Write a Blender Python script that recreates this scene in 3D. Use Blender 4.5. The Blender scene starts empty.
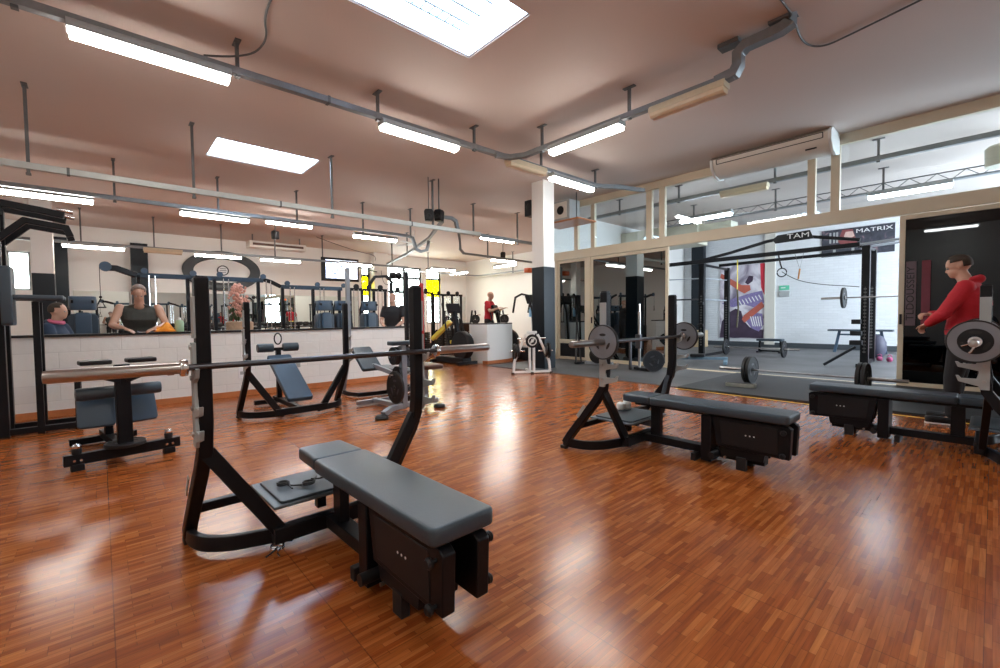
import bpy, bmesh, math, random
from mathutils import Vector, Matrix, Euler
random.seed(7)
PI = math.pi
scn = bpy.context.scene
COL = scn.collection

# ------------------------------------------------------------------ camera
cam_d = bpy.data.cameras.new('camera'); cam = bpy.data.objects.new('camera', cam_d); COL.objects.link(cam)
cam_d.sensor_width = 36; cam_d.lens = 15.98; cam_d.clip_start = .05; cam_d.clip_end = 200
CX = Vector((.66914639, .74304944, -.01098346)); CF = Vector((-.7428438, .66840446, -.03766383)); CU = Vector((-.02064469, .03336161, .9992301))
m = Matrix.Identity(4)
for i in range(3):
    m[i][0] = CX[i]; m[i][1] = CU[i]; m[i][2] = -CF[i]
m.translation = (0, 0, 1.18)
cam.matrix_world = m
scn.camera = cam
# ------------------------------------------------------------------ world + exposure
w = bpy.data.worlds.new('sky'); scn.world = w; w.use_nodes = True
bg = w.node_tree.nodes['Background']; bg.inputs[0].default_value = (.74, .87, 1, 1); bg.inputs[1].default_value = 14.0
scn.view_settings.view_transform = 'Standard'; scn.view_settings.look = 'None'
scn.view_settings.gamma = 1; scn.view_settings.use_curve_mapping = False
scn.view_settings.exposure = 0.75
scn.cycles.caustics_reflective = False; scn.cycles.caustics_refractive = False; scn.cycles.sample_clamp_indirect = 6
LAMP = 32.0
def portal(name, loc, rot, sx, sy):
    d = bpy.data.lights.new(name, 'AREA'); d.shape = 'RECTANGLE'; d.size = sx; d.size_y = sy; d.cycles.is_portal = True
    o = bpy.data.objects.new(name, d); o.location = loc; o.rotation_euler = rot; COL.objects.link(o)
portal('skylight_portal', (-3.68, 2.45, 4.6), (0, 0, 0), 1.0, 1.75)
portal('skylight_portal', (-9.23, 2.4, 4.6), (0, 0, 0), 1.05, 1.7)
portal('window_portal', (3.0, 13.6, 2.3), (0, PI/2, 0), 3.0, 6.0)
portal('window_portal', (-19.6, 11.75, 2.3), (0, -PI/2, 0), 2.9, 3.1)

# ------------------------------------------------------------------ materials
MATS = {}
def mat(name, col, rough=.5, metal=0., var=.0, vscale=8., bump=0., bscale=60., spec=None, coat=0.):
    if name in MATS: return MATS[name]
    mt = bpy.data.materials.new(name); mt.use_nodes = True; nt = mt.node_tree; N = nt.nodes; L = nt.links
    b = N['Principled BSDF']; b.inputs['Roughness'].default_value = rough; b.inputs['Metallic'].default_value = metal
    if spec is not None: b.inputs['Specular IOR Level'].default_value = spec
    if coat: b.inputs['Coat Weight'].default_value = coat; b.inputs['Coat Roughness'].default_value = .2
    tc = N.new('ShaderNodeTexCoord')
    nz = N.new('ShaderNodeTexNoise'); nz.inputs['Scale'].default_value = vscale; nz.inputs['Detail'].default_value = 4
    L.new(tc.outputs['Object'], nz.inputs['Vector'])
    mx = N.new('ShaderNodeMix'); mx.data_type = 'RGBA'
    c = Vector(col)
    mx.inputs[6].default_value = (*[max(0, x*(1-var)) for x in c], 1); mx.inputs[7].default_value = (*[min(1, x*(1+var)) for x in c], 1)
    L.new(nz.outputs['Fac'], mx.inputs[0]); L.new(mx.outputs[2], b.inputs['Base Color'])
    if bump:
        n2 = N.new('ShaderNodeTexNoise'); n2.inputs['Scale'].default_value = bscale; n2.inputs['Detail'].default_value = 3
        L.new(tc.outputs['Object'], n2.inputs['Vector'])
        bp = N.new('ShaderNodeBump'); bp.inputs['Strength'].default_value = bump; bp.inputs['Distance'].default_value = .01
        L.new(n2.outputs['Fac'], bp.inputs['Height']); L.new(bp.outputs[0], b.inputs['Normal'])
    MATS[name] = mt; return mt
def emis(name, col, s):
    mt = bpy.data.materials.new(name); mt.use_nodes = True; N = mt.node_tree.nodes
    b = N['Principled BSDF']; b.inputs['Base Color'].default_value = (*col, 1)
    b.inputs['Emission Color'].default_value = (*col, 1); b.inputs['Emission Strength'].default_value = s
    mt.cycles.emission_sampling = 'FRONT'; MATS[name] = mt; return mt
BLK = mat('black_powder_coat', (.008, .008, .010), .38, 0, .25, 5, .06, 300, spec=.2)
BLK2 = mat('black_plastic', (.012, .012, .014), .45, 0, .2, 6, spec=.3)
VIN = mat('black_vinyl', (.036, .056, .075), .36, 0, .15, 4, .12, 180)  # bluish skylight sheen on the black pads put into the base colour
BLUE = mat('slate_blue_vinyl', (.045, .08, .125), .38, 0, .15, 4, .1, 160)
CHR = mat('chrome', (.72, .72, .74), .16, 1, .05)
STEEL = mat('brushed_steel', (.42, .40, .39), .3, 1, .12, 30)
DSTEEL = mat('dark_steel_shaft', (.10, .10, .11), .35, 1, .2, 30)
GREY = mat('grey_painted_steel', (.36, .38, .38), .45, .0, .08, 6)
SILV = mat('silver_painted_steel', (.30, .33, .37), .4, .3, .1, 6)
GALV = mat('galvanised_tray', (.22, .23, .24), .45, .55, .2, 12)
LGALV = mat('light_metal_trunking', (.48, .50, .48), .45, .2, .15, 10)
DGALV = mat('dark_strut', (.12, .12, .12), .5, .4, .2, 20)
RIM = mat('black_rubber', (.010, .010, .011), .55, 0, .2, 20, .1, 90)
PGREY = mat('grey_plate_enamel', (.23, .25, .28), .42, .2, .1, 12)
WHP = mat('white_paint', (.78, .77, .74), .6, 0, .03, 3, .05, 40)
WHM = mat('white_enamel_steel', (.75, .75, .73), .35, 0, .04, 5)
BLKWALL = mat('black_wall_panel', (.006, .011, .017), .35, 0, .35, 3, .1, 30, spec=.3)
CREAM = mat('cream_aluminium', (.66, .58, .44), .4, 0, .04, 4)
CREAM2 = mat('aged_cream_plastic', (.66, .55, .38), .5, 0, .1, 10)
ACW = mat('ac_casing', (.70, .66, .60), .45, 0, .05, 5)
SKIN = mat('skin', (.56, .33, .24), .5, 0, .12, 9)
RED = mat('red_cloth', (.50, .012, .025), .75, 0, .2, 9, .25, 50)
DCLOTH = mat('charcoal_cloth', (.05, .055, .05), .8, 0, .2, 9, .25, 50)
BCLOTH = mat('black_cloth', (.012, .012, .015), .8, 0, .2, 9, .25, 50)
NAVY = mat('navy_cloth', (.02, .04, .08), .8, 0, .2, 9)
HAIR = mat('dark_cropped_hair', (.05, .035, .025), .8, 0, .3, 60)
HAIRG = mat('grey_stubble', (.28, .22, .2), .8, 0, .3, 60)
WHITE = mat('white_plain', (.8, .8, .8), .5)
ORANGE = mat('orange_terry', (.85, .30, .03), .85, 0, .2, 30, .4, 80)
GREEN = mat('pale_green_plastic', (.35, .50, .33), .45)
YEL = mat('yellow_vinyl', (.75, .62, .08), .4, 0, .1)
YTAPE = mat('yellow_tape', (.75, .48, .05), .5, 0, .35, 14)
TERRA = mat('dried_petals', (.72, .40, .32), .8, 0, .3, 20)
LEAF = mat('dark_leaf', (.05, .08, .03), .7, 0, .3, 20)
REDP = mat('red_plastic', (.55, .03, .03), .4)
ORP = mat('orange_plastic', (.80, .14, .03), .4)
WOODB = mat('skirting_wood', (.48, .17, .06), .35, 0, .25, 10)
PLYW = mat('plywood', (.55, .42, .25), .6, 0, .2, 6)
BROWN = mat('brown_vinyl', (.09, .04, .025), .45, 0, .15)
SHAFTW = mat('skylight_shaft', (.8, .82, .84), .6)
DUCT = mat('cream_duct', (.62, .60, .48), .45, 0, .06, 3)
SKBLUE = mat('light_blue_rubber', (.20, .32, .42), .5, 0, .2, 10)
LIGHT = emis('tube_diffuser', (1, .97, .90), LAMP)
LIGHTC = emis('cool_tube_diffuser', (.85, .95, 1), LAMP*1.0)
TVE = None

def ceiling_mat():
    mt = mat('ceiling_plaster', (.62, .52, .47), .7, 0, .06, .6, .12, 6); return mt  # warm bounce from the floor tinted into the whitish plaster
CEIL = ceiling_mat()
SHR = mat('dark_blue_shroud', (.022, .042, .065), .4, 0, .2, 4)

def floor_mat():
    mt = bpy.data.materials.new('mosaic_parquet'); mt.use_nodes = True; N = mt.node_tree.nodes; L = mt.node_tree.links
    b = N['Principled BSDF']
    def M_(op, a=None, bb=None, v=None):
        n = N.new('ShaderNodeMath'); n.operation = op
        if a is not None: L.new(a, n.inputs[0])
        if bb is not None: L.new(bb, n.inputs[1])
        elif v is not None: n.inputs[1].default_value = v
        return n.outputs[0]
    tc = N.new('ShaderNodeTexCoord'); sp = N.new('ShaderNodeSeparateXYZ'); L.new(tc.outputs['Object'], sp.inputs[0])
    X, Y = sp.outputs[0], sp.outputs[1]
    row = M_('FLOOR', M_('DIVIDE', X, v=.0215))
    wn0 = N.new('ShaderNodeTexWhiteNoise'); wn0.noise_dimensions = '1D'; L.new(row, wn0.inputs['W'])
    off = M_('MULTIPLY', M_('FLOOR', M_('MULTIPLY', wn0.outputs['Value'], v=2.999)), v=.3333)
    u = M_('ADD', M_('DIVIDE', Y, v=.18), off)
    colu = M_('FLOOR', u)
    cb = N.new('ShaderNodeCombineXYZ'); L.new(row, cb.inputs[0]); L.new(colu, cb.inputs[1])
    wn = N.new('ShaderNodeTexWhiteNoise'); wn.noise_dimensions = '2D'; L.new(cb.outputs[0], wn.inputs['Vector'])
    ramp = N.new('ShaderNodeValToRGB'); e = ramp.color_ramp.elements
    e[0].position = 0; e[0].color = (.29, .070, .016, 1); e[1].position = 1; e[1].color = (.54, .185, .046, 1)
    for p, c in ((.25, (.35, .088, .019, 1)), (.6, (.42, .120, .026, 1)), (.88, (.49, .152, .036, 1))):
        q = ramp.color_ramp.elements.new(p); q.color = c
    L.new(wn.outputs['Value'], ramp.inputs[0])
    # grain along the strip
    mp = N.new('ShaderNodeMapping'); mp.inputs['Scale'].default_value = (90, 5, 1); L.new(tc.outputs['Object'], mp.inputs['Vector'])
    g = N.new('ShaderNodeTexNoise'); g.inputs['Scale'].default_value = 1; g.inputs['Detail'].default_value = 5; L.new(mp.outputs[0], g.inputs['Vector'])
    mx = N.new('ShaderNodeMix'); mx.data_type = 'RGBA'; mx.blend_type = 'MULTIPLY'; mx.inputs[0].default_value = .55
    L.new(ramp.outputs[0], mx.inputs[6])
    gr = N.new('ShaderNodeValToRGB'); gr.color_ramp.elements[0].position = .3; gr.color_ramp.elements[0].color = (.45, .42, .4, 1); gr.color_ramp.elements[1].position = .65; gr.color_ramp.elements[1].color = (1.1, 1.05, 1, 1)
    L.new(g.outputs['Fac'], gr.inputs[0]); L.new(gr.outputs[0], mx.inputs[7])
    # worn / varnish patches
    wn2 = N.new('ShaderNodeTexNoise'); wn2.inputs['Scale'].default_value = .55; wn2.inputs['Detail'].default_value = 3; L.new(tc.outputs['Object'], wn2.inputs['Vector'])
    mx2 = N.new('ShaderNodeMix'); mx2.data_type = 'RGBA'; mx2.blend_type = 'MULTIPLY'
    pr = N.new('ShaderNodeMapRange'); pr.inputs[1].default_value = .4; pr.inputs[2].default_value = .7; L.new(wn2.outputs['Fac'], pr.inputs[0])
    L.new(M_('MULTIPLY', pr.outputs[0], v=.35), mx2.inputs[0]); L.new(mx.outputs[2], mx2.inputs[6]); mx2.inputs[7].default_value = (.55, .42, .42, 1)
    # seams
    fx = M_('FRACT', M_('DIVIDE', X, v=.0215)); fy = M_('FRACT', u)
    sx = M_('LESS_THAN', fx, v=.045); sy = M_('LESS_THAN', fy, v=.012)
    # long block seams across the strips
    by = M_('LESS_THAN', M_('FRACT', M_('DIVIDE', Y, v=.66)), v=.006)
    bx = M_('LESS_THAN', M_('FRACT', M_('DIVIDE', X, v=.47)), v=.006)
    s = M_('MAXIMUM', M_('MAXIMUM', sx, sy), M_('MAXIMUM', by, bx))
    mx3 = N.new('ShaderNodeMix'); mx3.data_type = 'RGBA'; L.new(M_('MULTIPLY', s, v=.55), mx3.inputs[0]); L.new(mx2.outputs[2], mx3.inputs[6]); mx3.inputs[7].default_value = (.05, .02, .01, 1)
    L.new(mx3.outputs[2], b.inputs['Base Color'])
    rr = N.new('ShaderNodeMapRange'); rr.inputs[3].default_value = .16; rr.inputs[4].default_value = .25
    wn3 = N.new('ShaderNodeTexNoise'); wn3.inputs['Scale'].default_value = 2.2; wn3.inputs['Detail'].default_value = 5; L.new(tc.outputs['Object'], wn3.inputs['Vector'])
    L.new(wn3.outputs['Fac'], rr.inputs[0]); L.new(rr.outputs[0], b.inputs['Roughness'])
    bp = N.new('ShaderNodeBump'); bp.inputs['Strength'].default_value = .25; bp.inputs['Distance'].default_value = .002
    hh2 = M_('ADD', M_('MULTIPLY', wn3.outputs['Fac'], v=2.0), M_('MULTIPLY', wn2.outputs['Fac'], v=6.0))
    L.new(hh2, bp.inputs['Height']); L.new(bp.outputs[0], b.inputs['Normal'])
    b.inputs['Specular IOR Level'].default_value = .4
    return mt
FLOOR = floor_mat()

def brick_mat(name, col, bw, bh, bump, axis='YZ'):
    mt = bpy.data.materials.new(name); mt.use_nodes = True; N = mt.node_tree.nodes; L = mt.node_tree.links
    b = N['Principled BSDF']; b.inputs['Roughness'].default_value = .5
    tc = N.new('ShaderNodeTexCoord'); sp = N.new('ShaderNodeSeparateXYZ'); cb = N.new('ShaderNodeCombineXYZ'); L.new(tc.outputs['Object'], sp.inputs[0])
    L.new(sp.outputs[{'X': 0, 'Y': 1}[axis[0]]], cb.inputs[0]); L.new(sp.outputs[2], cb.inputs[1])
    br = N.new('ShaderNodeTexBrick'); br.inputs['Scale'].default_value = 1; br.inputs['Brick Width'].default_value = bw; br.inputs['Row Height'].default_value = bh
    br.inputs['Mortar Size'].default_value = .006; br.inputs['Mortar Smooth'].default_value = .6
    br.inputs['Color1'].default_value = (*col, 1); br.inputs['Color2'].default_value = (*[c*.94 for c in col], 1); br.inputs['Mortar'].default_value = (*[c*.86 for c in col], 1)
    L.new(cb.outputs[0], br.inputs['Vector']); L.new(br.outputs['Color'], b.inputs['Base Color'])
    nz = N.new('ShaderNodeTexNoise'); nz.inputs['Scale'].default_value = 14; L.new(tc.outputs['Object'], nz.inputs['Vector'])
    ad = N.new('ShaderNodeMath'); ad.operation = 'SUBTRACT'; L.new(nz.outputs['Fac'], ad.inputs[0]); L.new(br.outputs['Fac'], ad.inputs[1])
    bp = N.new('ShaderNodeBump'); bp.inputs['Strength'].default_value = bump; bp.inputs['Distance'].default_value = .01
    L.new(ad.outputs[0], bp.inputs['Height']); L.new(bp.outputs[0], b.inputs['Normal'])
    return mt
HALFW = brick_mat('white_painted_block', (.80, .79, .76), .40, .20, .25)
BRICKW = brick_mat('white_painted_brick', (.74, .77, .80), .26, .085, .9, 'XZ')

def glass_mat(name, tint, refl, glossy_col, rough=0.0):
    mt = bpy.data.materials.new(name); mt.use_nodes = True; N = mt.node_tree.nodes; L = mt.node_tree.links
    N.remove(N['Principled BSDF']); out = N['Material Output']
    t = N.new('ShaderNodeBsdfTransparent'); t.inputs[0].default_value = (*tint, 1)
    g = N.new('ShaderNodeBsdfGlossy'); g.inputs[0].default_value = (*glossy_col, 1); g.inputs['Roughness'].default_value = rough
    mx = N.new('ShaderNodeMixShader'); mx.inputs[0].default_value = refl
    L.new(t.outputs[0], mx.inputs[1]); L.new(g.outputs[0], mx.inputs[2]); L.new(mx.outputs[0], out.inputs[0])
    return mt
CLEAR = glass_mat('clear_pane', (.93, .97, .98), .06, (.9, .95, 1))
DARKG = glass_mat('dark_tinted_mirror_glass', (.02, .02, .022), .55, (.40, .44, .44), .01)
DARKG2 = glass_mat('black_tinted_glass', (.02, .02, .022), .5, (.055, .06, .065), .02)
YGLASS = glass_mat('yellow_pane', (.95, .80, .02), .03, (1, 1, 1))
WGLASS = glass_mat('pale_pane', (.92, .92, .85), .04, (1, 1, 1))
MIRROR = glass_mat('mirror', (0, 0, 0), 1.0, (.80, .84, .82))
FROST = glass_mat('frosted_roof_glass', (.8, .86, .9), .04, (1, 1, 1))
def _frost():
    N = FROST.node_tree.nodes; L = FROST.node_tree.links; t = next(n for n in N if n.type == 'BSDF_TRANSPARENT'); mx = next(n for n in N if n.type == 'MIX_SHADER')
    tr = N.new('ShaderNodeBsdfTranslucent'); tr.inputs[0].default_value = (.9, .95, 1, 1); m2 = N.new('ShaderNodeMixShader'); m2.inputs[0].default_value = .5
    L.new(t.outputs[0], m2.inputs[1]); L.new(tr.outputs[0], m2.inputs[2]); L.new(m2.outputs[0], mx.inputs[1])
_frost()
TANKG = glass_mat('bottle_plastic', (.5, .65, .5), .1, (1, 1, 1))

def rubber_mat():
    mt = bpy.data.materials.new('speckled_rubber_floor'); mt.use_nodes = True; N = mt.node_tree.nodes; L = mt.node_tree.links
    b = N['Principled BSDF']; b.inputs['Roughness'].default_value = .5
    tc = N.new('ShaderNodeTexCoord')
    n1 = N.new('ShaderNodeTexNoise'); n1.inputs['Scale'].default_value = 90; L.new(tc.outputs['Object'], n1.inputs['Vector'])
    n2 = N.new('ShaderNodeTexNoise'); n2.inputs['Scale'].default_value = 1.2; n2.inputs['Detail'].default_value = 5; L.new(tc.outputs['Object'], n2.inputs['Vector'])
    a = N.new('ShaderNodeMath'); a.operation = 'MULTIPLY'; L.new(n1.outputs['Fac'], a.inputs[0]); L.new(n2.outputs['Fac'], a.inputs[1])
    r = N.new('ShaderNodeValToRGB'); r.color_ramp.elements[0].position = .12; r.color_ramp.elements[0].color = (.05, .052, .055, 1); r.color_ramp.elements[1].position = .42; r.color_ramp.elements[1].color = (.14, .14, .145, 1)
    L.new(a.outputs[0], r.inputs[0]); L.new(r.outputs[0], b.inputs['Base Color'])
    bp = N.new('ShaderNodeBump'); bp.inputs['Strength'].default_value = .2; bp.inputs['Distance'].default_value = .004; L.new(n1.outputs['Fac'], bp.inputs['Height']); L.new(bp.outputs[0], b.inputs['Normal'])
    return mt
RUBF = rubber_mat()

def poster_mat(name, cols, scale, seed, emit=0):
    """blocky procedural picture"""
    mt = bpy.data.materials.new(name); mt.use_nodes = True; N = mt.node_tree.nodes; L = mt.node_tree.links
    b = N['Principled BSDF']; b.inputs['Roughness'].default_value = .4
    tc = N.new('ShaderNodeTexCoord'); mp = N.new('ShaderNodeMapping'); mp.inputs['Location'].default_value = (seed, seed*2, seed); mp.inputs['Scale'].default_value = (scale, scale, scale)
    L.new(tc.outputs['Object'], mp.inputs['Vector'])
    n = N.new('ShaderNodeTexNoise'); n.inputs['Scale'].default_value = 1; n.inputs['Detail'].default_value = 4; n.inputs['Distortion'].default_value = 1.5
    L.new(mp.outputs[0], n.inputs['Vector'])
    r = N.new('ShaderNodeValToRGB'); els = r.color_ramp.elements
    els[0].position = .3; els[0].color = (*cols[0], 1); els[1].position = .72; els[1].color = (*cols[-1], 1)
    for i, c in enumerate(cols[1:-1]):
        q = els.new(.3 + .42*(i+1)/(len(cols)-1)); q.color = (*c, 1)
    L.new(n.outputs['Fac'], r.inputs[0]); L.new(r.outputs[0], b.inputs['Base Color'])
    if emit:
        L.new(r.outputs[0], b.inputs['Emission Color']); b.inputs['Emission Strength'].default_value = emit
    return mt

# ------------------------------------------------------------------ mesh builder
def frame_of(d, up=Vector((0, 0, 1))):
    d = d.normalized(); u = Vector(up)
    if abs(d.dot(u)) > .98: u = Vector((1, 0, 0)) if abs(d.x) < .9 else Vector((0, 1, 0))
    s = d.cross(u).normalized(); t = s.cross(d).normalized(); return s, t
class MB:
    def __init__(self): self.v = []; self.f = []
    def add(self, vs, fs):
        n = len(self.v); self.v += [tuple(v) for v in vs]; self.f += [tuple(i+n for i in f) for f in fs]; return self
    def box(self, c, s, rz=0, ry=0, rx=0):
        R = Euler((rx, ry, rz)).to_matrix(); c = Vector(c); h = Vector(s)/2
        vs = [c + R @ Vector((a*h.x, b*h.y, d*h.z)) for a in (-1, 1) for b in (-1, 1) for d in (-1, 1)]
        return self.add(vs, [(0, 1, 3, 2), (4, 6, 7, 5), (0, 4, 5, 1), (2, 3, 7, 6), (0, 2, 6, 4), (1, 5, 7, 3)])
    def bb(self, x0, x1, y0, y1, z0, z1): return self.box(((x0+x1)/2, (y0+y1)/2, (z0+z1)/2), (abs(x1-x0), abs(y1-y0), abs(z1-z0)))
    def sweep(self, pts, prof, up=(0, 0, 1), cap=True, closed=False):
        pts = [Vector(p) for p in pts]; n = len(pts); k = len(prof); rings = []
        for i, p in enumerate(pts):
            if closed: d0 = (p-pts[i-1]).normalized(); d1 = (pts[(i+1) % n]-p).normalized()
            else:
                d0 = (p-pts[i-1]).normalized() if i else (pts[1]-p).normalized()
                d1 = (pts[i+1]-p).normalized() if i < n-1 else d0
            d = (d0+d1)
            if d.length < 1e-6: d = d0
            d.normalize(); s, t = frame_of(d, Vector(up))
            c = max(.5, d.dot(d1)); 
            bend = (d1-d0)
            for_s = 1/c if abs(bend.dot(s)) > abs(bend.dot(t)) else 1; for_t = 1/c if for_s == 1 else 1
            rings.append([p + s*a*for_s + t*b*for_t for a, b in prof])
        vs = [v for r in rings for v in r]; fs = []
        m_ = n if closed else n-1
        for i in range(m_):
            j = (i+1) % n
            for q in range(k): fs.append((i*k+q, i*k+(q+1) % k, j*k+(q+1) % k, j*k+q))
        if cap and not closed: fs.append(tuple(reversed(range(k)))); fs.append(tuple((n-1)*k+q for q in range(k)))
        return self.add(vs, fs)
    def beam(self, a, b, w_, h_, up=(0, 0, 1)):
        return self.sweep([a, b], [(-w_/2, -h_/2), (w_/2, -h_/2), (w_/2, h_/2), (-w_/2, h_/2)], up)
    def rect(self, pts, w_, h_, up=(0, 0, 1), closed=False):
        return self.sweep(pts, [(-w_/2, -h_/2), (w_/2, -h_/2), (w_/2, h_/2), (-w_/2, h_/2)], up, closed=closed)
    def tube(self, pts, r, n=10, closed=False):
        return self.sweep(pts, [(r*math.cos(2*PI*i/n), r*math.sin(2*PI*i/n)) for i in range(n)], closed=closed)
    def lathe(self, o, axis, prof, n=28, closed=False):
        """prof = list of (r, h) along axis"""
        o = Vector(o); ax = Vector(axis).normalized(); s, t = frame_of(ax); vs = []; k = len(prof); fs = []
        for i in range(n):
            a = 2*PI*i/n; d = s*math.cos(a)+t*math.sin(a)
            for r, h in prof: vs.append(o + ax*h + d*max(r, 1e-4))
        for i in range(n):
            j = (i+1) % n
            for q in range(k if closed else k-1): fs.append((i*k+q, i*k+(q+1) % k, j*k+(q+1) % k, j*k+q))
        if not closed: fs.append(tuple(i*k for i in range(n))); fs.append(tuple(reversed([i*k+k-1 for i in range(n)])))
        return self.add(vs, fs)
    def cyl(self, a, b, r, n=20):
        a = Vector(a); b = Vector(b); return self.lathe(a, b-a, [(r, 0), (r, (b-a).length)], n)
    def prism(self, poly, o, u, v, t):
        """poly 2D in axes u,v from o, thickness vector t"""
        o = Vector(o); u = Vector(u); v = Vector(v); t = Vector(t); n = len(poly)
        vs = [o + u*a + v*b for a, b in poly] + [o + u*a + v*b + t for a, b in poly]
        fs = [tuple(range(n)), tuple(reversed(range(n, 2*n)))] + [(i, n+i, n+(i+1) % n, (i+1) % n) for i in range(n)]
        return self.add(vs, fs)
    def pad(self, c, s, rx=0, ry=0, rz=0, r=.03, taper=1., n=5):
        """rounded cushion: rounded-rect outline with a soft top and bottom edge"""
        L_, W_, T_ = s; R = Euler((rx, ry, rz)).to_matrix(); c = Vector(c); rings = []
        e = min(.014, T_*.25)
        for z, ins in ((-T_/2, e*.7), (-T_/2+e*.5, e*.15), (-T_/2+e, 0), (T_/2-e, 0), (T_/2-e*.4, e*.2), (T_/2-e*.1, e*.6), (T_/2, e*1.3)):
            ring = []
            for qx, qy, a0 in ((1, 1, 0), (-1, 1, PI/2), (-1, -1, PI), (1, -1, 1.5*PI)):
                tw = taper if qx < 0 else 1
                for i in range(n+1):
                    a = a0 + PI/2*i/n; x = qx*(L_/2-r) + (r-ins)*math.cos(a); y = qy*(W_*tw/2-r) + (r-ins)*math.sin(a)
                    ring.append(c + R @ Vector((x, y, z)))
            rings.append(ring)
        k = len(rings[0]); vs = [v for q in rings for v in q]; fs = []
        for i in range(len(rings)-1):
            for q in range(k): fs.append((i*k+q, i*k+(q+1) % k, (i+1)*k+(q+1) % k, (i+1)*k+q))
        fs.append(tuple(reversed(range(k)))); fs.append(tuple((len(rings)-1)*k+q for q in range(k)))
        return self.add(vs, fs)
    def ball(self, c, r, sx=1, sy=1, sz=1, nu=12, nv=8):
        c = Vector(c); vs = [c+Vector((0, 0, -r*sz))]
        for j in range(1, nv):
            t = -PI/2+PI*j/nv
            for i in range(nu): a = 2*PI*i/nu; vs.append(c+Vector((r*sx*math.cos(t)*math.cos(a), r*sy*math.cos(t)*math.sin(a), r*sz*math.sin(t))))
        vs.append(c+Vector((0, 0, r*sz))); fs = []
        for i in range(nu): fs.append((0, 1+(i+1) % nu, 1+i)); fs.append((len(vs)-1, 1+(nv-2)*nu+i, 1+(nv-2)*nu+(i+1) % nu))
        for j in range(nv-2):
            for i in range(nu): a = 1+j*nu+i; b = 1+j*nu+(i+1) % nu; fs.append((a, b, b+nu, a+nu))
        return self.add(vs, fs)
    def build(self, name, m_, parent=None, bevel=0., smooth=True, mats=None):
        me = bpy.data.meshes.new(name); me.from_pydata(self.v, [], self.f)
        bm = bmesh.new(); bm.from_mesh(me); bmesh.ops.recalc_face_normals(bm, faces=bm.faces); bm.to_mesh(me); bm.free()
        me.materials.append(m_)
        if smooth:
            me.polygons.foreach_set('use_smooth', [True]*len(me.polygons)); me.set_sharp_from_angle(angle=math.radians(38))
        o = bpy.data.objects.new(name, me); COL.objects.link(o)
        if parent: o.parent = parent
        if bevel:
            b = o.modifiers.new('bevel', 'BEVEL'); b.width = bevel; b.segments = 2; b.limit_method = 'ANGLE'; b.angle_limit = math.radians(40); b.harden_normals = False
        return o
def tag(o, label, cat, group=None, kind=None):
    if label: o['label'] = label
    if cat: o['category'] = cat
    if group: o['group'] = group
    if kind: o['kind'] = kind
    return o
def lab(o, label): o['label'] = label; return o
def thing(name, label, cat, loc=(0, 0, 0), rz=0, group=None):
    o = bpy.data.objects.new(name, None); o.empty_display_size = .1; COL.objects.link(o); o.location = loc; o.rotation_euler = (0, 0, rz)
    return tag(o, label, cat, group)
def struct(name, mb, m_, bevel=0., parent=None):
    o = mb.build(name, m_, parent, bevel)
    if not parent: o['kind'] = 'structure'
    return o
KIDS = {}
def dup(root, loc, rz=0, label=None, group=None, rot=None):
    def cp(o, p):
        c = o.copy(); COL.objects.link(c); c.parent = p
        for ch in list(o.children): cp(ch, c)
        return c
    src = list(root.children)
    r = root.copy(); COL.objects.link(r); r.location = loc; r.rotation_euler = rot if rot else (0, 0, rz)
    for ch in src: cp(ch, r)
    if label: r['label'] = label
    if group: r['group'] = group
    return r
def to_mesh(name, c):
    tmp = bpy.data.objects.new('tmp', c); COL.objects.link(tmp); dg = bpy.context.evaluated_depsgraph_get(); dg.update()
    me = bpy.data.meshes.new_from_object(tmp.evaluated_get(dg)); me.name = name; bpy.data.objects.remove(tmp)
    o = bpy.data.objects.new(name, me); COL.objects.link(o); return o
def text(name, s, size, m_, parent, loc, rot, ext=.002, scale=(1, 1, 1)):
    c = bpy.data.curves.new(name, 'FONT'); c.body = s; c.size = size; c.extrude = ext; c.align_x = 'CENTER'; c.align_y = 'CENTER'; c.resolution_u = 3
    c.materials.append(m_); o = to_mesh(name, c); o.parent = parent; o.location = loc; o.rotation_euler = rot; o.scale = scale
    return o
def arc(c, r, a0, a1, n, plane='XZ', k=0.):
    out = []
    for i in range(n+1):
        a = a0+(a1-a0)*i/n; p = (r*math.cos(a), r*math.sin(a))
        out.append({'XZ': (c[0]+p[0], c[1], c[2]+p[1]), 'YZ': (c[0], c[1]+p[0], c[2]+p[1]), 'XY': (c[0]+p[0], c[1]+p[1], c[2])}[plane])
    return out

# ================================================================== ROOM SHELL
CZ = 4.22           # ceiling height
PY = 9.5            # glazed partition plane
BX = -19.4          # far wall
WY = 15.0           # end wall of the far area
LY = -3.3; RX = 3.0
struct('floor', MB().bb(BX-.1, RX, LY, WY, -.1, 0), FLOOR)
struct('floor_rubber', MB().bb(-8.5, RX, PY, 17.8, -.001, .012), RUBF)
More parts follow.
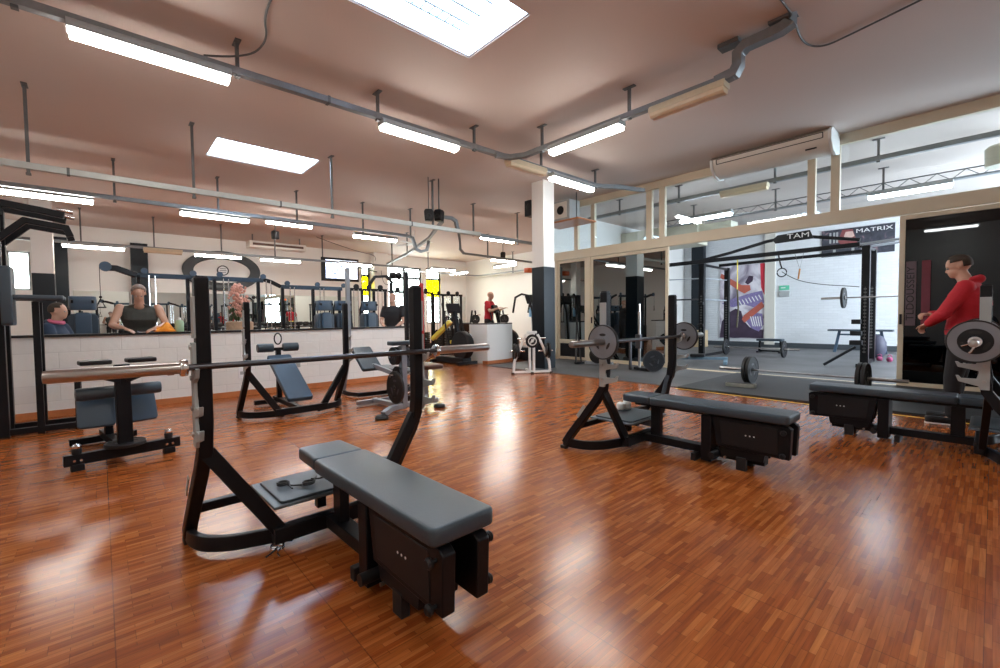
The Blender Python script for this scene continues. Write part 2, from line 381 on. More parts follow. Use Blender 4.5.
# ceiling with two skylight openings
SK = [(-4.18, -3.18, 1.6, 3.32), (-9.76, -8.71, 1.54, 3.25)]
c = MB(); th = .1
def slab_with_holes(mb, x0, x1, y0, y1, holes, z0, z1):
    xs = sorted({x0, x1, *[h[0] for h in holes], *[h[1] for h in holes]})
    ys = sorted({y0, y1, *[h[2] for h in holes], *[h[3] for h in holes]})
    for a, b in zip(xs, xs[1:]):
        for p, q in zip(ys, ys[1:]):
            if any(h[0] <= a and b <= h[1] and h[2] <= p and q <= h[3] for h in holes): continue
            mb.bb(a, b, p, q, z0, z1)
def slab_faces(mb, x0, x1, y0, y1, holes, z0, z1):
    """ceiling slab: one flat underside with openings, no inner seams"""
    xs = sorted({x0, x1, *[h[0] for h in holes], *[h[1] for h in holes]})
    ys = sorted({y0, y1, *[h[2] for h in holes], *[h[3] for h in holes]})
    for a, b in zip(xs, xs[1:]):
        for p, q in zip(ys, ys[1:]):
            if any(h[0] <= a and b <= h[1] and h[2] <= p and q <= h[3] for h in holes): continue
            mb.add([(a, p, z0), (b, p, z0), (b, q, z0), (a, q, z0)], [(0, 1, 2, 3)])
            mb.add([(a, p, z1), (b, p, z1), (b, q, z1), (a, q, z1)], [(0, 1, 2, 3)])
    for h in holes:
        A, B, C_, D = h
        for (p, q) in (((A, C_), (B, C_)), ((B, C_), (B, D)), ((B, D), (A, D)), ((A, D), (A, C_))):
            mb.add([(*p, z0), (*q, z0), (*q, z1), (*p, z1)], [(0, 1, 2, 3)])
slab_with_holes(c, BX-.2, RX, LY-.2, 17.9, SK, CZ, CZ+th)
struct('ceiling', c, CEIL)
for n, (a, b, p, q) in enumerate(SK):
    f = MB(); t = .02
    for (x0, x1, y0, y1) in ((a, a+t, p, q), (b-t, b, p, q), (a+t, b-t, p, p+t), (a+t, b-t, q-t, q)): f.bb(x0, x1, y0, y1, CZ+.012, CZ+.12)
    fr = f.build(f'window_{n+1}', SHAFTW); fr['kind'] = 'structure'
    g = MB().bb(a+t, b-t, p+t, q-t, CZ+.10, CZ+.104).build('pane', FROST, fr)
    gr = MB()
    if n == 0:    # steel ladders and bars lying over the glass
        for x in (-3.93, -3.80, -3.62, -3.40): gr.beam((x, p+.03, CZ+.085), (x, q-.28-.1*abs(x+3.7), CZ+.085), .024, .02)
        for i in range(13): gr.beam((-3.93, p+.1+i*.1, CZ+.085), (-3.80, p+.1+i*.1, CZ+.085), .015, .015)
        for i in range(5): gr.beam((-3.62, p+.15+i*.26, CZ+.085), (-3.40, p+.15+i*.26, CZ+.085), .015, .015)
        gr.beam((-3.28, p+.05, CZ+.085), (-3.28, q-.4, CZ+.085), .02, .02)
    else:
        gr.beam((a+.3, p+.1, CZ+.085), (a+.3, q-.1, CZ+.085), .025, .02); gr.beam((a+.55, p+.1, CZ+.085), (a+.55, q-.1, CZ+.085), .02, .02)
        for i in range(12): gr.beam((a+.3, p+.15+i*.13, CZ+.085), (a+.55, p+.15+i*.13, CZ+.085), .012, .012)
    gr.build('grille', mat('glare_tinted_steel', (.40, .55, .68), .5, 0), fr)  # sky glare on the bars is put into their pale blue colour

# far wall with windows (x = BX)
wins = [(10.25, 12.15, .9, 3.70), (12.42, 13.32, .9, 3.74), (8.95, 9.38, .9, 3.74), (-1.98, -1.50, 2.15, 3.30)]
def wall_x(x, t, y0, y1, z0, z1, holes, mb):
    ys = sorted({y0, y1, *[h[0] for h in holes], *[h[1] for h in holes]}); zs = sorted({z0, z1, *[h[2] for h in holes], *[h[3] for h in holes]})
    for a, b in zip(ys, ys[1:]):
        for p, q in zip(zs, zs[1:]):
            if any(h[0] <= a and b <= h[1] and h[2] <= p and q <= h[3] for h in holes): continue
            mb.bb(x-t, x, a, b, p, q)
b = MB(); wall_x(BX, .25, LY, WY, 0, CZ, wins, b); struct('wall_far', b, WHP)
struct('wall_far_pilaster', MB().bb(BX, BX+.35, 9.42, 10.12, 0, CZ), WHP)
struct('wall_end', MB().bb(BX, -8.6, WY, WY+.2, 0, CZ), WHP)
struct('wall_left', MB().bb(BX, RX, LY-.2, LY, 0, CZ), WHP)
struct('wall_behind', MB().bb(RX, RX+.2, LY, PY, 0, CZ), WHP)
struct('wall_inner_left', MB().bb(-8.6, -8.5, PY-.1, 17.8, 0, CZ), WHP)
struct('wall_inner_back', MB().bb(-8.6, RX, 17.8, 18.0, 0, CZ), BRICKW)
b = MB(); wall_x(RX+.2, .2, PY, 17.8, 0, CZ, [(10.6, 16.6, .8, 3.8)], b); struct('wall_inner_right', b, WHP)
for n, (y0, y1, z0, z1) in enumerate(wins[:3]):
    fr = MB(); t = .07
    fr.bb(BX-.14, BX-.06, y0, y0+t, z0, z1).bb(BX-.14, BX-.06, y1-t, y1, z0, z1).bb(BX-.14, BX-.06, y0, y1, z1-t, z1).bb(BX-.14, BX-.06, y0, y1, z0, z0+t)
    fr.bb(BX-.14, BX-.06, y0, y1, 3.12, 3.22)
    if n == 0: fr.bb(BX-.15, BX-.05, 11.15, 11.25, z0, z1)
    cols = {0: 8, 1: 4, 2: 2}[n]
    for i in range(1, cols): y = y0+(y1-y0)*i/cols; fr.bb(BX-.115, BX-.085, y-.012, y+.012, z0, z1)
    zz = z0+.3
    while zz < z1-.1: fr.bb(BX-.115, BX-.085, y0, y1, zz-.012, zz+.012); zz += .27
    o = struct(f'window_{n+3}', fr, mat('black_window_iron', (.015, .015, .015), .5))
    MB().bb(BX-.105, BX-.095, y0+.03, y1-.03, 3.2, z1-.03).build('pane', WGLASS, o)
    MB().bb(BX-.105, BX-.095, y0+.03, y1-.03, 2.25 if n else z0+.03, 3.13).build('pane', YGLASS if n else WGLASS, o)
    if n: MB().bb(BX-.105, BX-.095, y0+.03, y1-.03, z0+.03, 2.24).build('pane', WGLASS, o)
y0, y1, z0, z1 = wins[3]
o = struct('window_6', MB().bb(BX-.12, BX-.05, y0, y0+.05, z0, z1).bb(BX-.12, BX-.05, y1-.05, y1, z0, z1).bb(BX-.12, BX-.05, y0, y1, z0, z0+.05).bb(BX-.12, BX-.05, y0, y1, z1-.05, z1), GREY)
MB().bb(BX-.09, BX-.08, y0+.04, y1-.04, z0+.04, z1-.04).build('pane', WGLASS, o)
# black column claddings on the far wall, mirror strip
struct('wall_far_column_1', MB().bb(BX, BX+.28, .82, 1.27, 0, 3.78), BLKWALL)
struct('wall_far_column_2', MB().bb(BX, BX+.28, -1.05, -.68, 0, 3.78), BLKWALL)
mm = tag(MB().bb(BX+.012, BX+.02, 1.32, 8.8, .35, 2.17).build('wall_mirror', MIRROR), 'long frameless mirror strip along the far wall behind the dumbbell rack', 'mirror')
mm = tag(MB().bb(BX+.012, BX+.02, -.6, .75, .35, 2.17).build('wall_mirror', MIRROR), 'short mirror panel between the two black wall columns', 'mirror')
mm = tag(MB().bb(BX+.012, BX+.02, 13.45, 14.9, .35, 2.3).build('wall_mirror', MIRROR), 'mirror panel between the last window and the far room corner', 'mirror')
# half wall
hw = struct('wall_low_partition', MB().bb(-7.95, -7.8, LY, 4.70, 0, .995), HALFW)
struct('trim_1', MB().bb(-7.98, -7.77, LY, 4.72, .995, 1.025), BLK2, .004)
struct('baseboard_low_partition', MB().bb(-7.799, -7.782, LY, 4.70, 0, .085), WOODB, .003)
# pillars
def pillar(n, x, y, s, zt):
    struct(f'wall_pillar_{n}', MB().bb(x-s, x, y, y+s, zt, CZ), WHP, .006)
    struct(f'wall_pillar_{n}_base', MB().bb(x-s-.006, x+.006, y-.006, y+s+.006, 0, zt), BLKWALL, .006)
pillar(1, -6.72, 7.38, .36, 2.30)
pillar(2, -15.6, -1.19, .38, 2.38)
# rounded reception counter
cp = [(-9.16, 7.16), (-8.62, 7.16), (-8.5, 7.22), (-8.5, 7.6)] + [(-8.5-.62*(1-math.cos(a)), 7.6+.9*math.sin(a)) for a in [PI/2*i/10 for i in range(1, 11)]] + [(-9.16, 8.5)]
struct('wall_counter', MB().prism([(x, y) for x, y in cp], (0, 0, 0), (1, 0, 0), (0, 1, 0), (0, 0, 1.0)), WHP, .01)
struct('trim_2', MB().prism([(x, y) for x, y in cp], (.0, 0, 1.0), (1, 0, 0), (0, 1, 0), (0, 0, .03)), BLK2, .004)
bbp = [(x+.012, y-.01) for x, y in cp[1:-1]]
b = MB(); b.rect([(x, y, .045) for x, y in bbp], .02, .08); struct('baseboard_counter', b, WOODB)

# ------------------------------------------------------------------ glazed partition
P = MB()
def bar(x0, x1, z0, z1, d=.09): P.bb(x0, x1, PY-d/2, PY+d/2, z0, z1)
bar(-8.5, RX, 2.72, 2.94, .11); bar(-8.5, RX, 4.05, CZ, .10)
for x0, x1 in ((-8.5, -8.38), (-7.52, -7.40), (-6.98, -6.86), (-5.42, -5.28), (-5.10, -4.96), (-2.27, -2.15), (-1.93, -1.80), (1.1, 1.22)): bar(x0, x1, 2.94, 4.05)
bar(-8.2, -8.12, 0, 2.72); bar(-7.12, -7.0, 0, 2.72)
struct('window_7', P, CREAM, .006)
for x0, x1 in ((-8.38, -7.52), (-7.40, -6.98), (-6.86, -5.42), (-5.28, -5.10), (-4.96, -2.27), (-2.15, -1.93), (-1.80, 1.1), (1.22, 2.95)):
    g = MB().bb(x0, x1, PY-.004, PY+.004, 2.94, 4.05).build('window_8', CLEAR); g['kind'] = 'structure'
def door(n, x0, x1, y, low, gm, st=.075):
    d = MB(); z0, z1 = .015, 2.71; t = .045
    d.bb(x0, x0+st, y-t/2, y+t/2, z0, z1).bb(x1-st, x1, y-t/2, y+t/2, z0, z1).bb(x0+st, x1-st, y-t/2, y+t/2, z1-st, z1).bb(x0+st, x1-st, y-t/2, y+t/2, z0, z0+st)
    if low: d.bb(x0+st, x1-st, y-t/2, y+t/2, low-.05, low+.06)
    o = struct(f'door_{n}', d, CREAM, .004)
    MB().bb(x0+st, x1-st, y-.005, y+.005, low+.06 if low else z0+st, z1-st).build('pane', gm, o)
    if low:
        lab(MB().bb(x0+st, x1-st, y-.01, y+.01, z0+st, low-.05).build('kick_panel', BLK2, o), 'black lower panel')
        lab(MB().box((x1-.12, y-.035, low+.005), (.05, .03, .03)).build('lock', BLK2, o, .004), 'black lock')
    else:
        lab(MB().box((x0+.035, y-.03, 1.08), (.03, .03, .16)).build('door_handle', BLK2, o, .004), 'black recessed handle')
    return o
door(1, -8.12, -7.12, PY, .50, DARKG)
door(2, -7.0, -4.88, PY, 0, DARKG)
door(3, -1.02, 1.6, PY-.03, 0, DARKG2, .07)
struct('trim_3', MB().bb(-7.0, RX, PY-.09, PY+.09, 0, .014), CREAM2, .003)

# rubber mats at the platform edge
tag(MB().bb(-8.3, -3.42, 6.98, PY-.1, 0, .012).build('rubber_mat', RUBF, None, .003), 'thin grey rubber mat on the parquet in front of the closed glass doors', 'mat')
tag(MB().bb(-3.40, 2.6, 6.92, PY-.1, 0, .028).build('rubber_mat', mat('black_rubber_slab', (.022, .024, .026), .55, 0, .4, 3, .2, 90), None, .004), 'thick black rubber lifting mat at the open doorway', 'mat')
b = MB().prism([(-3.42, 6.86), (2.6, 6.70), (2.6, 6.76), (-3.42, 6.91)], (0, 0, .0005), (1, 0, 0), (0, 1, 0), (0, 0, .0012)); tag(b.build('floor_tape', YTAPE), 'worn yellow warning tape on the floor along the black rubber mat', 'tape')

# ================================================================== CEILING FIXTURES
def hanger(x, y, z0, parent, loc):
    """strut from the ceiling down to a tray, in the parent's coordinates"""
    lx, ly, lz = loc
    h = MB().box((x-lx, y-ly, (z0+CZ-.012)/2-lz), (.035, .035, CZ-.012-z0))
    k = z0+.06
    h.box((x-lx, y-ly, z0+.01-lz), (.05, .05, .03)); h.box((x-lx, y-ly, CZ-.008-lz), (.17, .06, .012))
    while k < CZ-.08: h.box((x-lx+.0, y-ly, k-lz), (.038, .014, .022)); k += .06
    return h.build('hanger', DGALV, parent)
def tray(name, label, pts, w_, h_, m_, hang, joints=()):
    t = thing(name, label, 'cable tray', pts[0]); l = pts[0]
    MB().rect([(p[0]-l[0], p[1]-l[1], p[2]-l[2]) for p in pts], w_, h_).build('trunking', m_, t, .004)
    for (x, y, z) in hang: hanger(x, y, z, t, l)
    for (x, y, z) in joints: MB().box((x-l[0], y-l[1], z-l[2]), (w_+.012, .03, h_+.012)).build('joint_clip', DGALV, t)
    return t
tray('cable_tray', 'dark grey ceiling cable tray running over the near benches toward the white pillar',
     [(-5.6, -3.2, 3.90), (-5.6, 7.75, 3.90), (-5.56, 7.95, 3.91), (-5.4, 8.3, 3.93), (-5.33, 9.2, 4.0)], .085, .075, GALV,
     [(-5.6, -.45, 3.84), (-5.6, 1.21, 3.84), (-5.6, 2.87, 3.84), (-5.6, 4.53, 3.84), (-5.6, 6.1, 3.84), (-5.6, 7.75, 3.84)], [(-5.6, 2.2, 3.9)])
t = tray('cable_tray', 'dark grey ceiling cable tray branching right, ending in a stepped bend up into the ceiling',
     [(-5.56, 4.95, 3.86), (-5.48, 5.2, 3.86), (-5.25, 5.33, 3.86), (-1.98, 5.33, 3.84)], .085, .075, GALV,
     [(-4.87, 5.33, 3.80), (-3.3, 5.33, 3.80)])
b = MB().rect([(p[0]+5.56-.08, p[1]-4.95, p[2]-3.86) for p in [(-2.1, 5.33, 3.84), (-1.9, 5.33, 3.86), (-1.86, 5.33, 3.93), (-1.86, 5.33, 4.05), (-1.78, 5.33, 4.11), (-1.45, 5.33, 4.12), (-1.36, 5.33, 4.15), (-1.35, 5.33, 4.21)]], .12, .10)
b.build('bend', GALV, t, .004)
MB().box((-2.03+5.56, .38, 4.19-3.86), (.22, .14, .05)).build('ceiling_bracket', DGALV, t, .003); MB().box((-1.53+5.56, .38, 4.2-3.86), (.2, .16, .03)).build('ceiling_bracket', DGALV, t, .003)
tray('cable_tray', 'long pale metal cable trunking hung low across the middle of the ceiling',
     [(-8.35, -3.2, 3.19), (-8.35, 6.9, 3.19)], .08, .085, LGALV,
     [(-8.35, -.62, 3.08), (-8.35, 1.15, 3.08), (-8.35, 3.31, 3.08), (-8.35, 5.55, 3.2)], [(-8.35, -.25, 3.19), (-8.35, 2.4, 3.19), (-8.35, 5.0, 3.19)])
tray('cable_tray', 'grey trunking stepping down behind the pale trunking toward the pillar',
     [(-9.35, 6.35, 3.72), (-9.3, 6.75, 3.72), (-9.3, 6.88, 3.66), (-9.3, 6.92, 3.5), (-9.3, 7.0, 3.40), (-9.3, 7.4, 3.40), (-9.3, 11.5, 3.36)], .08, .08, GALV,
     [(-9.35, 7.5, 3.36), (-9.35, 9.14, 3.3), (-9.3, 10.8, 3.3)])
tray('cable_tray', 'grey ceiling trunking with a swan-neck bend, second row from the far wall',
     [(-11.1, -3.2, 3.50), (-11.1, 6.55, 3.50), (-11.1, 6.68, 3.46), (-11.1, 6.74, 3.3), (-11.1, 6.78, 3.16), (-11.1, 6.95, 3.10), (-11.1, 7.15, 3.16), (-11.1, 7.2, 3.3), (-11.1, 7.22, 3.44)], .08, .075, GALV,
     [(-11.1, .28, 3.42), (-11.1, 1.95, 3.42), (-11.1, 3.55, 3.42), (-11.1, 5.2, 3.42), (-10.9, 6.5, 3.42)])
tray('cable_tray', 'grey trunking crossing diagonally above the hanging loudspeakers',
     [(-17.0, 9.0, 3.46), (-14.0, 8.2, 3.48), (-11.1, 7.22, 3.50), (-9.35, 6.5, 3.62)], .08, .08, GALV, [(-14, 8.2, 3.44)])
tray('cable_tray', 'grey trunking above the far wall emblem and television',
     [(-16.4, -3.2, 3.30), (-16.4, 9.6, 3.30)], .08, .07, GALV,
     [(-16.4, -.31, 3.24), (-16.5, 1.25, 3.24), (-16.5, 2.95, 3.24), (-16.4, 4.5, 3.24), (-16.4, 6.1, 3.24), (-16.4, 8.9, 3.24)])
tray('cable_tray', 'thin grey trunking leading to the far corner above the windows',
     [(-17.6, 9.7, 3.30), (-17.6, 14.2, 3.30), (-17.5, 14.35, 3.3), (-11, 14.35, 3.30)], .07, .06, GALV, [(-17.6, 11.4, 3.24), (-15, 14.35, 3.24), (-12.2, 14.35, 3.24)])
tray('cable_tray', 'grey trunking dropping down beside the pillar in the far area',
     [(-12.4, 9.3, 4.1), (-12.4, 9.35, 3.55), (-12.4, 9.5, 3.42), (-12.4, 14.2, 3.34)], .08, .07, GALV, [(-12.4, 10.6, 3.36)])
# lamps
def lamp_proto(name, dm, unlit=False):
    t = thing(name, '', 'ceiling light')
    prof = [(-.085, .0), (-.085, .05), (-.06, .085), (.06, .085), (.085, .05), (.085, 0)]
    MB().prism(prof, (0, -.64, .02), (1, 0, 0), (0, 0, 1), (0, 1.28, 0)).build('housing', CREAM2 if unlit else GREY, t, .004)
    prof = [(-.075, .02), (-.07, -.02), (-.045, -.04), (.045, -.04), (.07, -.02), (.075, .02)]
    MB().prism(prof, (0, -.62, 0), (1, 0, 0), (0, 0, 1), (0, 1.24, 0)).build('diffuser', dm, t)
    return t
lamp0 = lamp_proto('ceiling_light', LIGHT); lampc = lamp_proto('ceiling_light', LIGHTC)
lampu = lamp_proto('ceiling_light', mat('yellowed_diffuser', (.75, .60, .40), .35, 0, .1), True)
LOK = [False, False, False]
def lamp(k, x, y, z, rz, label, grp='tube lights under the cable trays'):
    p = (lamp0, lampc, lampu)[k]
    if not LOK[k]:
        LOK[k] = True; p.location = (x, y, z); p.rotation_euler = (0, 0, rz); tag(p, label, 'ceiling light', grp)
    else: dup(p, (x, y, z), rz, label, grp)
lamp(0, -5.6, .50, 3.78, 0, 'large glowing tube light at the upper left, nearest the camera')
lamp(0, -5.6, 3.55, 3.78, 0, 'glowing tube light left of the tray junction, beneath the dark tray')
lamp(0, -4.05, 5.33, 3.74, PI/2, 'glowing tube light under the branch tray that points right')
lamp(0, -5.6, 7.0, 3.78, 0, 'glowing tube light just right of the white pillar top')
lamp(2, -5.6, 5.72, 3.80, 0, 'unlit yellowed tube light between the tray junction and the pillar'); lampu.scale = (1, .72, 1)
lamp(2, -2.52, 5.33, 3.72, PI/2, 'unlit yellowed tube light below the stepped tray bend')
lamp(0, -11.35, -.65, 3.42, 0, 'glowing tube light at the left edge above the black power tower')
lamp(0, -11.25, 1.93, 3.40, 0, 'glowing tube light below the small far skylight')
lamp(0, -11.6, 5.8, 3.42, 0, 'glowing tube light beside the swan-neck trunking bend')
lamp(0, -10.0, 8.95, 3.50, 0, 'glowing tube light between the loudspeakers and the pillar')
lamp(0, -16.4, -.05, 3.2, 0, 'glowing tube light over the left black wall column')
lamp(2, -16.4, 1.45, 3.2, 0, 'dull tube light between the far wall column and the oval emblem')
lamp(0, -16.4, 2.85, 3.2, 0, 'glowing tube light directly above the black oval emblem')
lamp(0, -16.4, 4.68, 3.2, 0, 'glowing tube light just right of the black oval emblem')
lamp(0, -16.4, 7.35, 3.25, 0, 'glowing tube light directly above the television')
lamp(0, -16.7, 11.6, 3.35, 0, 'glowing tube light above the tall iron windows')
lamp(0, -17.4, 13.0, 3.33, PI/2, 'glowing tube light nearest the far room corner')
lamp(0, -13.3, 12.2, 3.45, 0, 'upper of the two glowing tube lights left of the pillar')
lamp(0, -14.2, 13.1, 3.40, PI/2, 'lower of the two glowing tube lights left of the pillar')
for x, y, l in ((-4.9, 11.4, 'cool glowing tube light seen through the left transom pane'), (-1.2, 12.2, 'cool glowing tube light seen through the right transom pane')):
    lamp(1, x, y, 3.62, PI/2, l, 'tube lights in the glazed room')
lamp(2, -3.55, 10.1, 3.74, PI/2, 'unlit yellowed tube light on the tray behind the transom glass')
lamp(0, .9, 1.0, 3.95, 0, 'glowing tube light on the ceiling behind the camera')
lamp(0, -1.0, -2.0, 3.95, PI/2, 'glowing tube light on the ceiling left of the camera')
lamp(0, -13.8, 4.2, 3.95, 0, 'glowing tube light on the ceiling above the cable machines')
# inner room trays
tray('cable_tray', 'dark blue-grey tray hung near the ceiling just behind the transom glass',
     [(-7.6, 10.2, 3.88), (RX-.3, 10.2, 3.88)], .10, .08, GALV, [(x, 10.2, 3.82) for x in (-6.6, -5.0, -3.0, -1.4, .6)])
tr = tray('cable_tray', 'open lattice cable tray with lamps, deeper inside the glazed room',
     [(-6.6, 12.3, 3.74), (RX-.3, 12.3, 3.74)], .16, .03, GALV, [(x, 12.3, 3.7) for x in (-5.6, -3.6, -1.6, .4)])
b = MB().beam((0, 0, .16), (9.2, 0, .16), .02, .02)
for i in range(23): b.beam((i*.4, 0, 0), (i*.4+.2, 0, .16), .012, .012); b.beam((i*.4+.2, 0, .16), (i*.4+.4, 0, 0), .012, .012)
b.build('lattice', DGALV, tr)
tag(MB().bb(-8.495, -5.9, 13.2, 13.9, 3.30, 3.95).bb(-5.9, -5.0, 13.3, 13.8, 3.4, 3.85).build('air_duct', DUCT, None, .01), 'boxy cream ventilation duct high in the glazed room behind the left transom', 'duct')
t = thing('ventilation_hood', 'pale round hanging hood seen at the right edge through the transom', 'duct', (.05, 11.2, 3.6))
MB().lathe((0, 0, 0), (0, 0, 1), [(.2, 0), (.21, .3), (.17, .34)], 24).build('drum', DUCT, t); MB().cyl((0, 0, .34), (0, 0, .615), .03).build('pipe', GREY, t)
# AC unit along the top of the partition
t = thing('air_conditioner', 'long beige ceiling air conditioner above the open doorway', 'air conditioner', (-3.72, 0, 0))
pr = [(9.40, 4.205), (8.95, 4.205), (8.84, 4.14), (8.86, 4.02), (9.0, 3.88), (9.20, 3.84), (9.40, 3.9)]
MB().prism(pr, (.04, 0, 0), (0, 1, 0), (0, 0, 1), (1.83, 0, 0)).build('casing', ACW, t, .01)
pc = [(9.42, 4.21), (8.93, 4.215), (8.82, 4.14), (8.84, 4.0), (8.99, 3.86), (9.20, 3.82), (9.42, 3.88)]
for x in (0, 1.87): lab(MB().prism(pc, (x, 0, 0), (0, 1, 0), (0, 0, 1), (.05, 0, 0)).build('end_cap', WHM, t, .008), 'white end cap')
b = MB(); 
b.beam((.12, 8.857, 4.05), (1.8, 8.857, 4.05), .012, .012).beam((.12, 8.842, 4.135), (1.8, 8.842, 4.135), .012, .012).beam((.12, 8.85, 4.05), (.12, 8.842, 4.135), .012, .012).beam((1.8, 8.85, 4.05), (1.8, 8.842, 4.135), .012, .012)
b.build('intake_outline', BLK2, t); MB().box((1.62, 8.935, 3.94), (.16, .02, .02), rx=-.8).build('display', BLK2, t)
t = thing('air_conditioner', 'boxy grey air conditioner with round fan beside the pillar top', 'air conditioner', (-7.45, 8.95, 3.86))
MB().box((0, 0, 0), (.72, .42, .5)).build('casing', GREY, t, .01); MB().box((-.02, -.215, 0), (.6, .02, .4)).build('front_panel', ACW, t, .01)
MB().lathe((.08, -.225, 0), (0, -1, 0), [(.11, 0), (.1, .015), (.02, .02)], 20).build('fan_grille', BLK2, t)
o = MB().box((-7.4, 9.08, 3.585), (1.2, .74, .04)).build('shelf', WOODB, None, .005)
for x in (-7.9, -6.9): MB().beam((x, 8.78, 3.6), (x, 8.78, CZ), .02, .02).build('rod', DGALV, o)
tag(o, 'wooden shelf under the boxy air conditioner beside the pillar', 'shelf')
t = thing('loudspeaker', 'small black wall loudspeaker on the left side of the pillar top', 'loudspeaker', (-7.22, 7.5, 3.68))
MB().box((0, 0, 0), (.20, .22, .36)).build('cabinet', BLK2, t, .01); MB().lathe((.02, -.112, .03), (0, -1, 0), [(.07, 0), (.05, .01)], 18).build('speaker_cone', RIM, t)
def speaker(loc, rz, label, tilt=.35):
    t = thing('loudspeaker', label, 'loudspeaker', loc, rz, 'loudspeakers hung from the ceiling')
    prof = [(-.085, -.12), (.085, -.12), (.10, .08), (.07, .13), (-.07, .13), (-.10, .08)]
    MB().prism(prof, (0, -.075, 0), (1, 0, 0), (0, 0, 1), (0, .15, 0)).build('cabinet', BLK2, t, .02)
    MB().lathe((0, -.077, -.03), (0, -1, 0), [(.06, 0), (.045, .01), (.015, .002)], 18).build('speaker_cone', RIM, t)
    MB().beam((0, 0, .11), (0, 0, CZ-loc[2]-.001), .02, .02).build('bracket', DGALV, t)
    return t
speaker((-8.22, 5.36, 3.40), 1.0, 'left one of the twin black loudspeakers hung above the pale trunking'); speaker((-8.18, 5.60, 3.42), .45, 'right one of the twin black loudspeakers hung above the pale trunking')
speaker((-13.0, 11.9, 3.62), .9, 'small black loudspeaker hung over the paired far tube lights')
speaker((-14.5, 4.0, 3.72), .6, 'small black loudspeaker hung right of the oval emblem')
# ceiling fan + projector-like frame
t = thing('ceiling_fan', 'small white ceiling fan in the far area', 'fan', (-13.5, 8.2, 3.75))
MB().cyl((0, 0, 0), (0, 0, CZ-3.75), .015).build('rod', WHM, t); MB().lathe((0, 0, -.06), (0, 0, 1), [(.03, 0), (.1, .03), (.1, .08), (.04, .11)], 20).build('motor', WHM, t)
for i in range(4):
    a = i*PI/2+.4; MB().box((.42*math.cos(a), .42*math.sin(a), 0), (.62, .12, .012), rz=a, rx=.15).build('blade', WHM, t, .004)
t = thing('air_conditioner', 'flat pale ceiling unit with trim rails over the oval emblem', 'air conditioner', (-17.6, 4.9, 3.85))
MB().box((0, 0, 0), (.5, 1.9, .22)).build('casing', ACW, t, .01); MB().box((.26, 0, 0), (.02, 1.7, .08)).build('grille', BROWN, t)
for y in (-.8, .8): MB().beam((0, y, .10), (0, y, CZ-3.85), .03, .03).build('ceiling_rod', DGALV, t)
# wires along the ceiling
def wire(pts, r, label, m_=DGALV):
    c = bpy.data.curves.new('cable', 'CURVE'); c.dimensions = '3D'; c.bevel_depth = r; c.bevel_resolution = 2
    s = c.splines.new('NURBS'); s.points.add(len(pts)-1); s.use_endpoint_u = True; s.order_u = 3
    for p, q in zip(s.points, pts): p.co = (*q, 1)
    c.materials.append(m_); return tag(to_mesh('cable', c), label, 'cable')
wire([(-5.6, .9, 3.96), (-5.55, 1.3, 4.05), (-5.3, 1.45, 4.19), (-4.9, 1.3, 4.2), (-4.3, 1.3, 4.2), (-3.7, 1.0, 4.2), (-2.9, .8, 4.2)], .011, 'grey cable leaving the near tray and crossing the ceiling')
wire([(-1.45, 4.7, 4.2), (-1.40, 5.2, 4.2), (-1.50, 5.9, 4.2), (-1.38, 6.2, 4.2), (-1.1, 6.15, 4.2), (.6, 5.7, 4.2), (2.4, 5.3, 4.2)], .010, 'brownish cable crossing the ceiling right of the stepped tray bend')
wire([(-16.4, 5.9, 4.15), (-17.2, 7.6, 3.9), (-18.5, 9.4, 4.0), (-19.2, 9.5, 3.8)], .012, 'thin cable draped from the trunking to the pilaster by the television')
wire([(-19.02, 9.75, 3.4), (-19.0, 9.8, 2.9), (-19.0, 10.0, 2.72), (-19.05, 10.3, 2.85)], .012, 'thin cable looping down the far pilaster beside the windows')

# ================================================================== BENCH PRESSES
def plate(r, t, label=None, group=None, kind='grey', loc=(0, 0, 0), axis='Y', cat='weight plate'):
    """disc with its axis along local Y, centre hole at the origin"""
    o = thing('weight_plate', label or '', cat, loc, 0, group)
    rim = MB().lathe((0, -t/2, 0), (0, 1, 0), [(r*.93, .002), (r*.97, 0), (r, .004), (r, t-.004), (r*.97, t), (r*.93, t-.002)], 40, True).build('rim', RIM, o)
    m_ = {'grey': PGREY, 'black': BLK2, 'ring': mat('grey_ring_enamel', (.22, .23, .26), .4, .3, .1, 10)}[kind]
    MB().lathe((0, -t*.36, 0), (0, 1, 0), [(r*.60, 0), (r*.93, 0), (r*.93, t*.72), (r*.6, t*.72)], 40, True).build('outer_face', m_, o)
    MB().lathe((0, -t*.28, 0), (0, 1, 0), [(.027, -t*.1), (r*.22, -t*.1), (r*.24, 0), (r*.605, 0), (r*.605, t*.56), (r*.24, t*.56), (r*.22, t*.66), (.027, t*.66)], 40, True).build('inner_disc', BLK2 if kind != 'grey' else m_, o)
    for k in range(3):
        a = PI/2+k*2*PI/3
        for s in (-1, 1):
            q = []
            for i in range(12):
                b_ = 2*PI*i/12; q.append((r*.42*math.cos(a)+r*.22*math.cos(b_)*math.sin(a)+r*.08*math.sin(b_)*math.cos(a), r*.42*math.sin(a)-r*.22*math.cos(b_)*math.cos(a)+r*.08*math.sin(b_)*math.sin(a)))
            if s < 0: MB().prism(q, (0, -t*.30, 0), (1, 0, 0), (0, 0, 1), (0, t*.6, 0)).build('grip_slot', RIM if kind != 'black' else DSTEEL, o)
    return o
